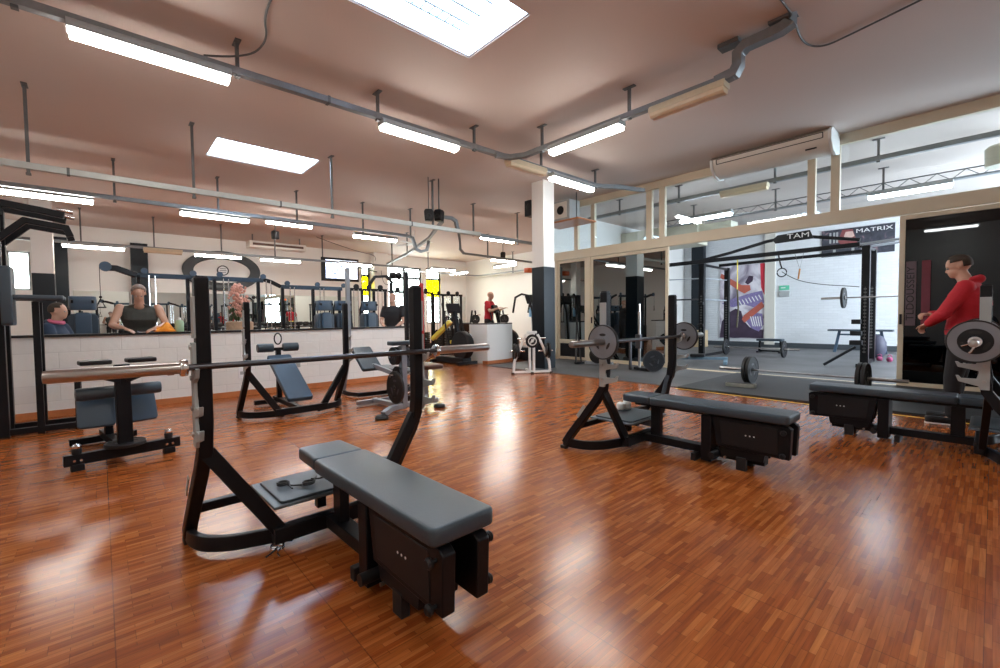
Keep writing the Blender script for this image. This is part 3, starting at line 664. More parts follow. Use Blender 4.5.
def barbell(label, loc, rz=0, group=None, shaft=None):
    o = thing('barbell', label, 'barbell', loc, rz, group)
    MB().cyl((0, -.66, 0), (0, .66, 0), .0145, 14).build('shaft', shaft or DSTEEL, o)
    for s in (-1, 1):
        MB().lathe((0, s*.67, 0), (0, s, 0), [(.012, 0), (.0255, .002), (.0255, .415), (.023, .428), (.012, .43)], 24).build('sleeve', STEEL, o)
        MB().lathe((0, s*.645, 0), (0, s, 0), [(.018, 0), (.036, .004), (.038, .012), (.038, .026), (.034, .032), (.02, .036)], 24).build('collar', CHR, o)
    return o
def clamp(label, loc, rz=0, m_=None, flat=True, group=None):
    o = thing('barbell_clamp', label, 'barbell clamp', loc, rz, group)
    pts = [(.03*math.cos(a), .03*math.sin(a), .006+.004*i/6) for i, a in enumerate([.4+i*2*PI/14 for i in range(29)])]
    MB().tube(pts, .0045, 6).build('spring', m_ or CHR, o)
    MB().tube([pts[0], (.06, .02, .008), (.10, .045, .01)], .0045, 6).build('handle', m_ or CHR, o); MB().tube([pts[-1], (.065, -.005, .014), (.11, -.02, .014)], .0045, 6).build('handle', m_ or CHR, o)
    return o

def catmull(P, n):
    out = []; P = [Vector(p) for p in P]
    for i in range(len(P)-1):
        a, b, c, d = P[max(0, i-1)], P[i], P[i+1], P[min(len(P)-1, i+2)]
        for k in range(n):
            t = k/n; out.append(.5*((2*b)+(c-a)*t+(2*a-5*b+4*c-d)*t*t+(3*b-a-3*c+d)*t*t*t))
    out.append(P[-1]); return out
def press_frame(o):
    """two uprights with their feet, braces, floor rings, hook plates; bar axis along Y at x=0 z=.97"""
    for s in (-1, 1):
        up = MB().rect([(-.45, s*.595, .05), (-.39, s*.592, .14), (-.13, s*.578, .47), (-.065, s*.572, .58), (-.046, s*.57, .72), (-.046, s*.57, 1.375)], .058, .064, up=(1, 0, .2)).build('upright', BLK, o, .005)
        MB().box((-.046, s*.57, 1.378), (.052, .046, .01)).build('end_cap', BLK2, up)
        MB().beam((-.075, s*.565, .565), (-.045, s*.24, .06), .07, .045, up=(1, 0, 0)).build('brace', BLK, o, .004)
        ring = catmull([(-.47, s*.595, .062), (-.36, s*.595, .062), (-.25, s*.56, .062), (-.165, s*.47, .062), (-.12, s*.36, .062), (-.09, s*.27, .062), (-.04, s*.20, .062)], 4)
        MB().rect(ring, .035, .075).build('floor_ring', BLK, o, .004)
        MB().box((-.465, s*.595, .015), (.06, .05, .03)).build('rubber_foot', RIM, o, .004)
        # hook plates on the outer face
        hk = [(-.078, .60), (-.03, .60), (-.02, .625), (.085, .655), (.10, .70), (.085, .70), (.07, .68), (-.01, .68), (-.02, .72), (-.02, .74), (.09, .765), (.105, .805), (.09, .805), (.075, .79), (-.005, .79), (-.02, .84), (-.02, .90), (.028, .925), (.045, .965), (.032, .968), (.015, .948), (-.015, .955), (-.02, 1.0), (-.02, 1.08), (-.078, 1.08)]
        MB().prism(hk, (0, s*.598, 0), (1, 0, 0), (0, 0, 1), (0, s*.016, 0)).build('hook_plate', GREY, o, .002)
        MB().prism([(-.076, 1.10), (-.016, 1.10), (-.016, 1.29), (-.076, 1.29)], (0, s*.598, 0), (1, 0, 0), (0, 0, 1), (0, s*.010, 0)).build('cover_plate', GREY, o, .002)
        for z in (.66, .78, .92, 1.06): MB().cyl((-.05, s*.596, z), (-.05, s*.622, z), .012, 10).build('bolt', STEEL, o)
    MB().beam((-.03, -.30, .085), (-.03, .30, .085), .06, .08).build('cross_beam', BLK, o, .004)
def bench_press():
    o = thing('bench_press', '', 'weight bench')
    press_frame(o)
    MB().beam((-.33, -.57, .22), (-.33, .57, .22), .045, .045).build('rear_beam', BLK, o, .003)
    MB().beam((-.03, 0, .085), (.98, 0, .085), .085, .065).build('spine', BLK, o, .004)
    MB().beam((.10, 0, .10), (.10, 0, .40), .05, .09, up=(1, 0, 0)).build('head_post', BLK, o, .004)
    MB().bb(.54, .62, -.115, .115, .02, .385).build('seat_post', BLK, o, .005)
    MB().beam((-.1, 0, .385), (1.05, 0, .385), .06, .035).build('pad_rail', BLK, o, .003)
    MB().pad((-.04, 0, .436), (.28, .265, .066), r=.028, taper=.93).build('head_pad', VIN, o)
    MB().pad((.63, 0, .436), (1.06, .285, .066), r=.03).build('seat_pad', VIN, o)
    # spotter platform
    fp = MB().bb(-.40, .03, -.31, .31, .235, .25).build('foot_platform', mat('slate_frame', (.10, .12, .14), .4, .2, .1, 8), o, .004)
    lab(MB().pad((-.18, 0, .256), (.38, .54, .014), r=.02).build('platform_mat', mat('ribbed_rubber', (.035, .048, .06), .4, 0, .2, 30), fp), 'black ribbed mat')
    MB().beam((-.19, 0, .10), (-.19, 0, .235), .05, .05, up=(1, 0, 0)).build('platform_post', BLK, o, .003)
    # decline side boxes under the foot end
    for s in (-1, 1):
        y = s*.078
        b = MB().prism([(.62, .388), (1.14, .388), (1.165, .37), (1.155, .15), (.66, .16)], (0, y-.028, 0), (1, 0, 0), (0, 0, 1), (0, .056, 0)).build('side_box', BLK, o, .005)
        ins = MB().prism([(.68, .365), (1.08, .365), (1.085, .175), (.70, .185)], (0, y+s*.026, 0), (1, 0, 0), (0, 0, 1), (0, s*.006, 0)).build('recessed_panel', BLK2, b, .003)
        for k, (x, z) in enumerate(((1.125, .345), (1.12, .18))):
            MB().lathe((x, y+s*.028, z), (0, s, 0), [(.008, 0), (.008, .018), (.019, .022), (.021, .034), (.014, .042)], 14).build('knob', BLK2, o)
        text('marking', '• • •', .045, WHITE, ins, (.90, y+s*.0325, .275), (PI/2, 0, 0 if s < 0 else PI), .0005)
        MB().prism([(.66, .15), (1.0, .15), (.985, .06), (.69, .05)], (0, y-.015, .03), (1, 0, 0), (0, 0, 1), (0, .03, 0)).build('lower_box', BLK, o, .005)
        MB().bb(.80, .87, y-.02, y+.02, 0, .10).build('floor_foot', RIM, o, .004)
        MB().cyl((.72, y+s*.012, .08), (.72, y+s*.03, .08), .009, 8).build('bolt', STEEL, o)
    MB().cyl((.64, -.16, .085), (.64, .16, .085), .026, 16).build('pivot_tube', BLK2, o)
    MB().bb(.46, .50, -.12, .12, 0, .06).build('floor_foot', RIM, o, .004)
    for s in (-1, 1):
        q = MB().prism([(-.29, .305), (-.31, .325), (-.235, .425), (-.213, .41)], (0, s*(.585+.032), 0), (1, 0, 0), (0, 0, 1), (0, s*.005, 0)).build('name_plate', GREY, o)
    return o
bp = bench_press()
bp.location = (-2.395, .917, 0); bp.rotation_euler = (0, 0, .02); tag(bp, 'flat black bench press in the foreground, nearest the camera', 'weight bench', 'bench presses on the parquet')
dup(bp, (-2.09, 3.66, 0), 0, 'black bench press in the middle of the floor, its bar carrying two grey plates')
dup(bp, (-.085, 5.47, 0), PI, 'black bench press at the right edge beside the yellow floor tape')
bb = barbell('empty barbell with long steel sleeves racked on the nearest bench press', (-2.385, .93, .972), 0, 'barbells on the benches')
b2 = dup(bb, (-2.085, 3.68, .972), 0, 'barbell racked on the middle bench press with one grey plate at each end')
b3 = dup(bb, (-.085, 5.47, .965), 0, 'barbell racked on the bench press at the right edge')
def put(p, loc, rz, label, group=None): return dup(p, loc, rz, label, group)
g10 = plate(.140, .030, 'grey weight plate on the left sleeve of the middle barbell', 'grey plates on the middle barbell', 'grey', (-2.085, 3.68-.695, .972))
put(g10, (-2.085, 3.68+.695, .972), 0, 'grey weight plate on the right sleeve of the middle barbell')
g20 = plate(.157, .036, 'large grey-ringed plate with chrome collar facing the camera at the right edge', None, 'ring', (-.085, 5.47-.71, .965))
put(g20, (-.085, 5.47+.71, .965), 0, 'large grey-ringed plate on the far sleeve of the right edge barbell')
t = thing('barbell_collar', 'shiny chrome collar with two levers on the right edge barbell', 'barbell collar', (-.085, 5.47-.735, .965))
MB().lathe((0, 0, 0), (0, -1, 0), [(.027, 0), (.044, .0), (.046, .012), (.042, .02), (.042, .034), (.036, .045), (.0262, .045)], 24).build('ring', CHR, t)
MB().tube([(-.035, -.03, -.02), (-.07, -.035, -.035)], .006, 8).build('lever', CHR, t); MB().tube([(-.005, -.03, -.04), (-.02, -.04, -.075), (-.03, -.045, -.085)], .007, 8).build('lever', CHR, t)
clamp('black spring clamp lying on the spotter platform of the nearest bench, left one', (-2.60, .72, .264), .3, BLK2, group='spring clamps on the platform'); clamp('black spring clamp lying on the spotter platform of the nearest bench, right one', (-2.52, .83, .264), 2.0, BLK2, group='spring clamps on the platform')
clamp('chrome spring clamp standing on the floor by the ring of the nearest bench', (-2.44, .64, .001), -.6, CHR)
b = MB()
for k in range(9): b.ball((-2.38+.03*math.cos(k*2.1)*(k % 3), 3.80+.035*math.sin(k*2.1)*(k % 3), .290+.013*(k % 4)), .038, 1.2, .9, .75, 9, 6)
o = b.build('crumpled_towel', mat('white_cloth', (.7, .68, .64), .85, 0, .1, 12, .6, 14)); q = o.modifiers.new('r', 'REMESH'); q.mode = 'VOXEL'; q.voxel_size = .008; tag(o, 'small crumpled white cloth on the platform of the middle bench', 'towel')

# ------------------------------------------------------------------ decline bench
t = thing('decline_bench', 'black decline bench with slate blue pad and foam rollers behind the nearest barbell', 'weight bench', (-5.60, 1.80, 0))
press_frame(t)
MB().beam((-.03, 0, .085), (-1.15, 0, .085), .06, .06).build('spine', BLK, t, .004)
MB().beam((-1.1, -.28, .05), (-1.1, .28, .05), .06, .06).build('rear_foot', BLK, t, .004)
MB().beam((-.95, 0, .08), (-.95, 0, .78), .06, .06, up=(1, 0, 0)).build('post', BLK, t, .004)
MB().beam((-.95, 0, .42), (-.35, 0, .30), .05, .05).build('brace', BLK, t, .003)
MB().pad((-.50, 0, .44), (1.0, .30, .06), ry=.50, r=.03).build('back_pad', BLUE, t)
MB().beam((-.95, 0, .76), (-.95, 0, .80), .3, .05).build('roller_arm', BLK, t)
for s in (-1, 1): MB().lathe((-.95, s*.06, .80), (0, s, 0), [(.02, 0), (.055, .004), (.058, .02), (.058, .19), (.05, .2), (.012, .2)], 20).build('foam_roller', VIN, t)
MB().tube([(-.95+.0, .045*math.cos(a), .92+.075*math.sin(a)) for a in [2*PI*i/16 for i in range(16)]], .009, 8, closed=True).build('loop_handle', BLK2, t)
# bench behind it (rotated frame)
t2 = thing('incline_bench', 'black weight bench with flat pad standing against the low white wall', 'weight bench', (-6.45, 3.30, 0), 0)
for s in (-1, 1):
    MB().rect([(-.36, s*.50, .04), (-.30, s*.50, .20), (-.14, s*.50, .60), (-.10, s*.50, .80), (-.10, s*.50, 1.95)], .05, .07, up=(1, 0, .2)).build('upright', SILV if s < 0 else BLK, t2, .004)
    MB().rect([(-.38, s*.50, .04), (-.1, s*.52, .04), (.1, s*.45, .04), (.15, s*.2, .04), (.15, 0, .04)], .04, .06).build('floor_ring', BLK, t2, .004)
MB().beam((.15, 0, .05), (1.0, 0, .05), .06, .06).build('spine', BLK, t2, .004); MB().beam((.9, -.25, .05), (.9, .25, .05), .06, .06).build('front_foot', BLK, t2, .004)
MB().beam((.35, 0, .06), (.45, 0, .36), .06, .06, up=(1, 0, 0)).build('post', SILV, t2, .004)
MB().pad((.45, 0, .41), (1.1, .28, .06), r=.03).build('seat_pad', VIN, t2)

# ------------------------------------------------------------------ silver plate-loaded machine
t = thing('chest_supported_rower', 'silver upright machine with dark plates on its pegs, right of the decline bench', 'gym machine', (-4.9, 2.78, 0), 0)
MB().rect([(.0, 0, .08), (.0, 0, .72), (-.02, 0, .84)], .07, .09, up=(1, 0, 0)).build('post', SILV, t, .005)
MB().rect([(.10, -.33, .05), (.05, -.20, .09), (0, 0, .10), (0, .22, .10), (.0, .50, .10)], .07, .06).build('base', SILV, t, .005)
MB().beam((0, 0, .08), (-.8, 0, .06), .07, .06).build('base_beam', SILV, t, .005); MB().beam((-.8, -.25, .045), (-.8, .25, .045), .06, .06).build('rear_foot', SILV, t, .004)
for (x, y) in ((.12, -.36), (.02, .52)): MB().lathe((x, y, 0), (0, 0, 1), [(.075, 0), (.08, .02), (.06, .045), (0, .05)], 18).build('rubber_foot', RIM, t)
MB().pad((-.02, .0, .875), (.16, .34, .05), r=.03).build('top_pad', VIN, t)
MB().pad((-.55, -.22, .66), (.40, .28, .05), rz=.1, ry=.75, r=.03).build('chest_pad', VIN, t); MB().beam((-.55, -.2, .60), (0, 0, .45), .05, .05).build('pad_arm', SILV, t)
MB().pad((-.35, .55, .52), (.5, .28, .06), r=.03).build('seat_pad', BROWN, t); MB().beam((-.35, .55, .1), (-.35, .55, .49), .05, .05, up=(1, 0, 0)).build('seat_post', SILV, t); MB().beam((-.35, .55, .1), (0, .3, .1), .05, .05).build('seat_beam', SILV, t)
for z, l in ((.72, .30), (.48, .30), (.24, .30)):
    MB().cyl((0, -.18 if z < .3 else -l*.6, z), (0, l*.6, z), .02, 12).build('peg', CHR, t)
pb = plate(.11, .03, 'small dark plate on the upper left peg of the silver machine', 'plates on the silver machine', 'black', (-4.9, 2.78-.13, .72))
put(pb, (-4.9, 2.78-.09, .72), 0, 'small dark plate on the upper left peg of the silver machine, inner')
put(pb, (-4.9, 2.78+.12, .70), 0, 'small dark plate on the upper right peg of the silver machine')
pm = plate(.13, .03, 'blue-grey plate on the right of the silver machine', 'plates on the silver machine', 'grey', (-4.9, 2.78+.08, .70))
put(pb, (-4.9, 2.78-.08, .48), 0, 'small dark plate on the middle left peg of the silver machine')
pl = plate(.20, .035, 'large dark plate low on the left side of the silver machine', 'plates on the silver machine', 'black', (-4.9, 2.78-.11, .33))

# ------------------------------------------------------------------ leg / preacher machine at left
t = thing('leg_curl_machine', 'black leg curl machine with a roller and angled pads behind the barbell sleeve', 'gym machine', (-4.89, .125, 0), 0.14)
MB().beam((0, -.38, .09), (0, .38, .09), .06, .085).build('base_beam', BLK, t, .004)
for s in (-1, 1):
    MB().bb(-.035, .035, s*.30-.04, s*.30+.04, 0, .055).build('foot', BLK2, t, .003)
    MB().lathe((0, s*.30, .13), (0, 0, 1), [(.03, 0), (.032, .04), (.028, .05)], 16).build('bolt_post', BLK2, t); MB().lathe((0, s*.30, .175), (0, 0, 1), [(.028, 0), (.03, .02), (.02, .034), (0, .038)], 16).build('chrome_cap', CHR, t)
    for y in (-.02, .02): MB().cyl((.03, s*.30+y, .085), (.038, s*.30+y, .085), .009, 8).build('bolt', CHR, t)
    MB().pad((-.08, s*.15-.01, .845), (.20, .17, .035), r=.02, rz=PI/2).build('arm_pad', BLK2, t)
    MB().prism([(s*.02, .66), (s*.22, .745), (s*.23, .80), (s*.02, .80)], (-.05, 0, 0), (0, 1, 0), (0, 0, 1), (.08, 0, 0)).build('pad_bracket', BLK, t, .004)
    MB().cyl((.032, s*.10, .745), (.045, s*.10, .745), .012, 10).build('bolt', CHR, t)
    MB().pad((-.22, s*.145, .41), (.26, .245, .045), rz=s*.12, ry=1.25, r=.03).build('shin_pad', BLUE, t)
MB().beam((0, 0, .12), (-.02, 0, .82), .10, .07, up=(1, 0, 0)).build('post', BLK, t, .006)
MB().lathe((-.12, -.285, .585), (0, 1, 0), [(.02, 0), (.048, .004), (.052, .02), (.052, .25), (.03, .255), (.03, .31), (.052, .315), (.052, .55), (.048, .566), (.02, .57)], 22).build('foam_roller', VIN, t)
MB().tube([(-.1, .18, .75), (-.08, .26, .74), (-.05, .33, .70), (-.05, .37, .70)], .014, 10).build('handle', BLK2, t)
MB().cyl((0, 0, .13), (0, 0, .175), .03).build('plate_peg', BLK2, t)
MB().beam((0, 0, .085), (-1.0, 0, .085), .06, .07).build('rear_beam', BLK, t, .004); MB().beam((-.95, -.25, .04), (-.95, .25, .04), .06, .06).build('rear_foot', BLK, t, .004)
MB().pad((-.7, 0, .50), (.55, .28, .06), r=.03).build('seat_pad', VIN, t); MB().beam((-.7, 0, .1), (-.7, 0, .47), .06, .06, up=(1, 0, 0)).build('seat_post', BLK, t)
o = plate(.14, .03, 'dark round plate lying flat on the base of the leg curl machine', None, 'black'); o.rotation_euler = (PI/2, 0, 0); o.location = (-4.885, .125, .152)

# ------------------------------------------------------------------ power tower at the left edge
t = thing('power_tower', 'tall black power tower with dip arms cut by the left edge', 'gym machine', (-6.75, -.45, 0), 0)
for x, y, z in ((0, -.05, 1.40), (-.35, -.05, 1.40)):
    MB().beam((x, y, 0), (x, y, z), .055, .055, up=(1, 0, 0)).build('front_post', BLK, t, .004)
for x in (0, -.35): MB().beam((x, -.32, 0), (x, -.32, 2.38), .09, .09, up=(1, 0, 0)).build('rear_post', BLK, t, .004)
for x in (0, -.35):
    MB().rect([(x, -.32, 2.40), (x, .02, 2.36), (x, .20, 2.33)], .05, .07).build('top_arm', BLK, t, .004)
    MB().rect([(x, -.32, 2.0), (x, -.10, 2.24), (x, .21, 2.20), (x, .24, 2.11)], .05, .06).build('arm_brace', BLK, t, .004)
    MB().tube([(x, .14, 2.39), (x, .27, 2.37)], .022, 10).build('pull_up_grip', CHR, t)
    MB().beam((x, -.40, .05), (x, .26, .05), .06, .06).build('base_beam', BLK, t, .004)
    MB().pad((x+.05, -.08, 1.44), (.50, .11, .05), rz=PI/2, r=.03).build('arm_rest', VIN, t)
    MB().beam((x, -.05, .60), (x, .26, .60), .05, .05).build('step_arm', BLK, t, .004); MB().beam((x, .24, .03), (x, .24, .60), .05, .05, up=(1, 0, 0)).build('step_post', BLK, t, .004)
MB().beam((-.35, .24, .05), (0, .24, .05), .06, .06).build('cross_beam', BLK, t, .004); MB().beam((-.35, .24, .30), (0, .24, .30), .05, .05).build('step_bar', BLK, t, .004)
MB().beam((-.35, -.32, 2.36), (0, -.32, 2.36), .07, .07).build('cross_beam', BLK, t, .004)
MB().pad((.02, -.24, 1.45), (.60, .30, .08), ry=PI/2, rz=PI/2, rx=0, r=.04).build('back_pad', VIN, t)

# ================================================================== MIDDLE AND FAR EQUIPMENT
# white A-frame plate tree in front of the pillar
t = thing('plate_tree', 'white A-frame weight tree holding dark plates in front of the black pillar base', 'weight rack', (-6.42, 6.66, 0), -.55); t.scale = (.95, .98, .86)
for s in (-1, 1):
    MB().rect([(0, s*.40, .04), (0, s*.38, .30), (0, s*.13, .95)], .05, .05, up=(1, 0, 0)).build('side_leg', WHM, t, .005)
    MB().beam((0, s*.045, .04), (0, s*.045, 1.0), .05, .05, up=(1, 0, 0)).build('centre_post', WHM, t, .005)
    MB().box((.02, s*.42, .02), (.06, .06, .04)).build('rubber_foot', RIM, t, .004)
    MB().cyl((0, s*.15, .55), (0, s*.46, .55), .022).build('peg', CHR, t); MB().cyl((0, s*.08, .85), (0, s*.3, .85), .022).build('peg', CHR, t)
MB().beam((0, -.40, .045), (0, .40, .045), .05, .05).build('base_bar', WHM, t, .005); MB().box((0, 0, 1.0), (.07, .22, .06)).build('top_cap', WHM, t, .005)
MB().beam((0, 0, .045), (-.5, 0, .045), .05, .05).build('rear_bar', WHM, t, .005); MB().box((.02, 0, .02), (.06, .06, .04)).build('rubber_foot', RIM, t, .004)
def on_tree(x, y, z): return (-6.42+math.cos(.55)*x+math.sin(.55)*y, 6.66-math.sin(.55)*x+math.cos(.55)*y, z)
pA = plate(.14, .05, 'dark plate with pale emblem facing out at the top of the white weight tree', None, 'black', on_tree(.06, 0, .68)); pA.rotation_euler = (0, 0, PI/2-.75)
e = lab(MB().lathe((0, -.028, 0), (0, -1, 0), [(.09, 0), (.09, .003), (.072, .003), (.072, 0)], 26, True).build('emblem', WHM, pA), 'pale ring emblem')
for k in range(3): MB().beam((-.05+.03*k, -.03, -.06+.02*k), (-.01+.03*k, -.03, .04+.02*k), .004, .016).build('emblem', WHM, pA)
for s, l in ((-1, 'left'), (1, 'right')):
    for k in range(2):
        q = plate(.16 if k else .135, .04, f'dark plate low on the {l} peg of the white weight tree, {"outer" if k else "inner"}', 'plates on the white weight tree', 'black', on_tree(0, s*(.30+.06*k), .475)); q.rotation_euler = (0, 0, -.55)
# stepper / climber behind, orange topped
t = thing('stair_climber', 'dark cardio climber with looping handrails and an orange top beside the pillar', 'cardio machine', (-8.6, 8.95, 0), 0)
MB().box((0, -.15, .18), (1.3, .6, .36)).build('base', BLK2, t, .03)
MB().rect([(.25, -.15, .3), (.2, -.15, 1.25), (.15, -.15, 1.55)], .10, .10, up=(1, 0, 0)).build('mast', SILV, t, .006)
for s in (-1, 1): MB().tube([(.5, -.15+s*.28, .4), (.45, -.15+s*.3, 1.3), (.3, -.15+s*.3, 1.75), (.05, -.15+s*.3, 1.80), (-.2, -.15+s*.3, 1.72), (-.3, -.15+s*.3, 1.3)], .028, 10).build('handrail', BLK2, t)
MB().box((.16, -.15, 1.66), (.12, .42, .24), ry=-.4).build('console', BLK2, t, .02)
lab(MB().pad((.1, -.2, 2.45), (.22, .26, .12), r=.06).build('top_light', ORP, t), 'orange rounded top'); MB().beam((.12, -.02, 1.7), (.12, -.02, 2.62), .05, .05, up=(1, 0, 0)).build('upper_post', SILV, t)
lab(MB().lathe((.3, -.38, 1.18), (0, 0, 1), [(.035, 0), (.04, .02), (.04, .18), (.018, .22), (.018, .25)], 14).build('water_bottle', mat('light_blue_plastic', (.3, .6, .85), .3), t), 'light blue bottle in its holder')
# elliptical / stepper next to the counter with seated man
def cross_trainer(label, loc, rz):
    t = thing('cross_trainer', label, 'cardio machine', loc, rz, 'cardio machines by the counter')
    MB().rect([(-.6, 0, .10), (.6, 0, .10)], .28, .16).build('base', BLK2, t, .02)
    MB().lathe((.42, -.12, .48), (0, 1, 0), [(.05, 0), (.34, .01), (.36, .04), (.36, .20), (.34, .23), (.05, .24)], 28).build('flywheel_cover', BLK2, t)
    MB().rect([(.30, 0, .2), (.18, 0, 1.0), (.10, 0, 1.35)], .10, .10, up=(1, 0, 0)).build('mast', BLK, t, .01)
    MB().box((.06, 0, 1.42), (.08, .40, .26), ry=-.4).build('console', BLK2, t, .02)
    for s in (-1, 1):
        MB().tube([(.25, s*.25, .35), (.1, s*.27, .9), (.0, s*.26, 1.3), (-.08, s*.26, 1.55)], .022, 10).build('swing_handle', BLK2, t)
        MB().box((-.25, s*.17, .30+.06*s), (.42, .15, .04)).build('pedal', BLK2, t, .01)
    MB().beam((-.6, -.3, .05), (-.6, .3, .05), .1, .08).build('rear_foot', BLK2, t, .01); MB().beam((.6, -.3, .05), (.6, .3, .05), .1, .08).build('front_foot', BLK2, t, .01)
    return t
ct = cross_trainer('black cardio machine at the left end of the rounded white counter', (-9.35, 6.76, 0), 0)
dup(ct, (-10.0, 8.75, 0), .5, 'black cardio machine carrying the bald man behind the white counter')
# multi-station cable machine behind the low wall
def cable_station(label, x, y0, y1, z, ys, left_arm=True):
    t = thing('cable_machine', label, 'gym machine', (x, y0, 0), 0, 'cable stations behind the low wall')
    W_ = y1-y0
    MB().rect([(0, 0, z), (0, W_, z)], .07, .09).build('top_beam', mat('blue_black_steel', (.025, .05, .08), .35, .2, .1), t, .006)
    if left_arm: MB().rect([(0, 0, z), (.1, -.28, z+.10), (.12, -.42, z+.10)], .09, .10).build('pulley_arm', BLK, t, .01)
    for i, yy in enumerate(ys):
        MB().beam((0, yy-y0, 0), (0, yy-y0, z), .06, .07, up=(1, 0, 0)).build('upright', BLK, t, .004)
        MB().lathe((.06, yy-y0+.09, z+.08), (1, 0, 0), [(.01, -.02), (.055, -.02), (.05, 0), (.055, .02), (.01, .02)], 16).build('pulley', BLUE, t)
        MB().cyl((.05, yy-y0+.15, .3), (.05, yy-y0+.15, z), .012, 8).build('guide_rod', CHR, t); MB().cyl((.05, yy-y0+.24, .3), (.05, yy-y0+.24, z), .012, 8).build('guide_rod', CHR, t)
        s = MB()
        for k in range(12): s.box((.05, yy-y0+.195, .12+k*.055), (.14, .22, .048))
        s.build('weight_stack', BLK2, t, .003)
    MB().beam((0, -.1, .04), (0, W_+.1, .04), .10, .08).build('base_beam', BLK, t, .004)
    if left_arm:
        MB().lathe((.14, -.42, z+.12), (1, 0, 0), [(.01, -.03), (.085, -.03), (.075, 0), (.085, .03), (.01, .03)], 18).build('pulley', BLUE, t)
        MB().cyl((.14, -.50, z+.1), (.14, -.50, z-.42), .005, 6).build('cable', BLK2, t)
        MB().tube([(.14, -.56, z-.60), (.14, -.50, z-.45), (.14, -.44, z-.60), (.14, -.56, z-.60)], .012, 8).build('stirrup_handle', BLK2, t); MB().ball((.14, -.5, z-.42), .022).build('stopper', BLK2, t)
    return t
cs = cable_station('long cable station with a left pulley arm behind the man in the grey vest', -10.6, .52, 2.65, 2.03, [.55, 1.30, 1.75, 2.55])
cs2 = cable_station('right half of the cable station, below the television', -10.75, 3.05, 4.45, 1.92, [3.08, 3.75, 4.38], False)
MB().rect([(0, -.42, 2.08), (0, -.2, 2.02), (0, 0, 1.92)], .07, .08).build('link_arm', BLK, cs2, .01)
# shrouded weight towers
def tower(label, loc, rz=0, h=1.55, col=None):
    t = thing('weight_machine', label, 'gym machine', loc, rz, 'shrouded machines behind the low wall')
    MB().box((0, 0, .05), (.75, .38, .10)).build('base', BLK2, t, .01)
    MB().pad((0, 0, h*.42+.05), (h*.84, .36, .26), ry=PI/2, r=.07).build('shroud', SHR, t)
    lab(MB().pad((.02, 0, h-.02), (.30, .33, .22), r=.08).build('shroud_cap', BLUE, t), 'paler blue rounded cap')
    MB().pad((.15, 0, h-.42), (.5, .20, .06), ry=PI/2, r=.05).build('front_cover', BLUE, t)
    for s in (-1, 1): MB().rect([(-.1, s*.165, .1), (-.1, s*.165, h-.1), (.0, s*.15, h+.05), (.2, s*.12, h)], .03, .05).build('side_frame', BLK, t, .004)
    MB().pad((.45, 0, .50), (.42, .34, .08), r=.04).build('seat_pad', VIN, t); MB().beam((.45, 0, .08), (.45, 0, .46), .07, .07, up=(1, 0, 0)).build('seat_post', BLK, t)
    return t
tw = tower('dark blue shrouded weight machine under the television, behind the low wall', (-9.9, 3.68, 0), 0, 1.50)
dup(tw, (-9.9, 4.10, 0), 0, 'second dark blue shrouded weight machine under the television, right one')
dup(tw, (-10.0, 4.78, 0), 0, 'blue shrouded weight machine left of the man in the dark tee')
dup(tw, (-9.9, -.20, 0), 0, 'dark shrouded machine with a pale arched top left of the man in the grey vest')
# overhead framed machines at px 345-440
def frame_machine(label, loc, w_, h, grp='framed machines before the iron windows'):
    t = thing('frame_machine', label, 'gym machine', loc, 0, grp)
    for y in (0, w_*.33, w_*.66, w_): MB().beam((0, y, 0), (0, y, h), .06, .06, up=(1, 0, 0)).build('upright', BLK, t, .004)
    MB().beam((0, -.05, h), (0, w_+.05, h), .07, .07).build('top_beam', BLK, t, .004); MB().beam((0, -.05, .05), (0, w_+.05, .05), .08, .08).build('base_beam', BLK, t, .004)
    for y in (w_*.15, w_*.5, w_*.83):
        MB().cyl((.03, y-.06, .2), (.03, y-.06, h), .012, 8).build('guide_rod', CHR, t); MB().cyl((.03, y+.06, .2), (.03, y+.06, h), .012, 8).build('guide_rod', CHR, t)
        s = MB()
        for k in range(10): s.box((.03, y, .15+k*.06), (.15, .2, .052))
        s.build('weight_stack', BLK2, t, .003)
        MB().lathe((.05, y, h+.07), (1, 0, 0), [(.01, -.02), (.07, -.02), (.06, 0), (.07, .02), (.01, .02)], 14).build('pulley', BLK2, t)
    return t
frame_machine('tall black framed machine just left of the man in the dark tee', (-11.2, 4.85, 0), 1.0, 1.95)
frame_machine('tall black framed machine in front of the white iron window', (-12.4, 6.65, 0), 1.5, 2.0)
frame_machine('tall black framed machine in front of the yellow window panes', (-13.2, 8.75, 0), 1.2, 2.0)
t = thing('lat_machine', 'black machine with a curved top arm over the blue shrouded machine', 'gym machine', (-11.6, 5.75, 0))
MB().beam((0, .5, 0), (0, .5, 2.2), .08, .08, up=(1, 0, 0)).build('mast', BLK, t, .005); MB().rect([(0, .55, 2.2), (0, .35, 2.38), (0, .0, 2.35), (0, -.15, 2.15), (0, -.18, 1.95)], .07, .08, up=(1, 0, 0)).build('curved_arm', BLK2, t, .006)
for y in (.55, .75): MB().ball((.0, y, 2.42), .10, nu=14, nv=10).build('roller', BLK2, t)
MB().box((0, .3, .05), (.5, .8, .1)).build('base', BLK2, t, .01)
tag(MB().lathe((-9.2, 5.75, 0), (0, 0, 1), [(.05, 0), (.055, .02), (.055, 2.0), (.03, 2.02)], 16).build('punch_pad_post', REDP), 'slim red padded post left of the near right upright', 'post')
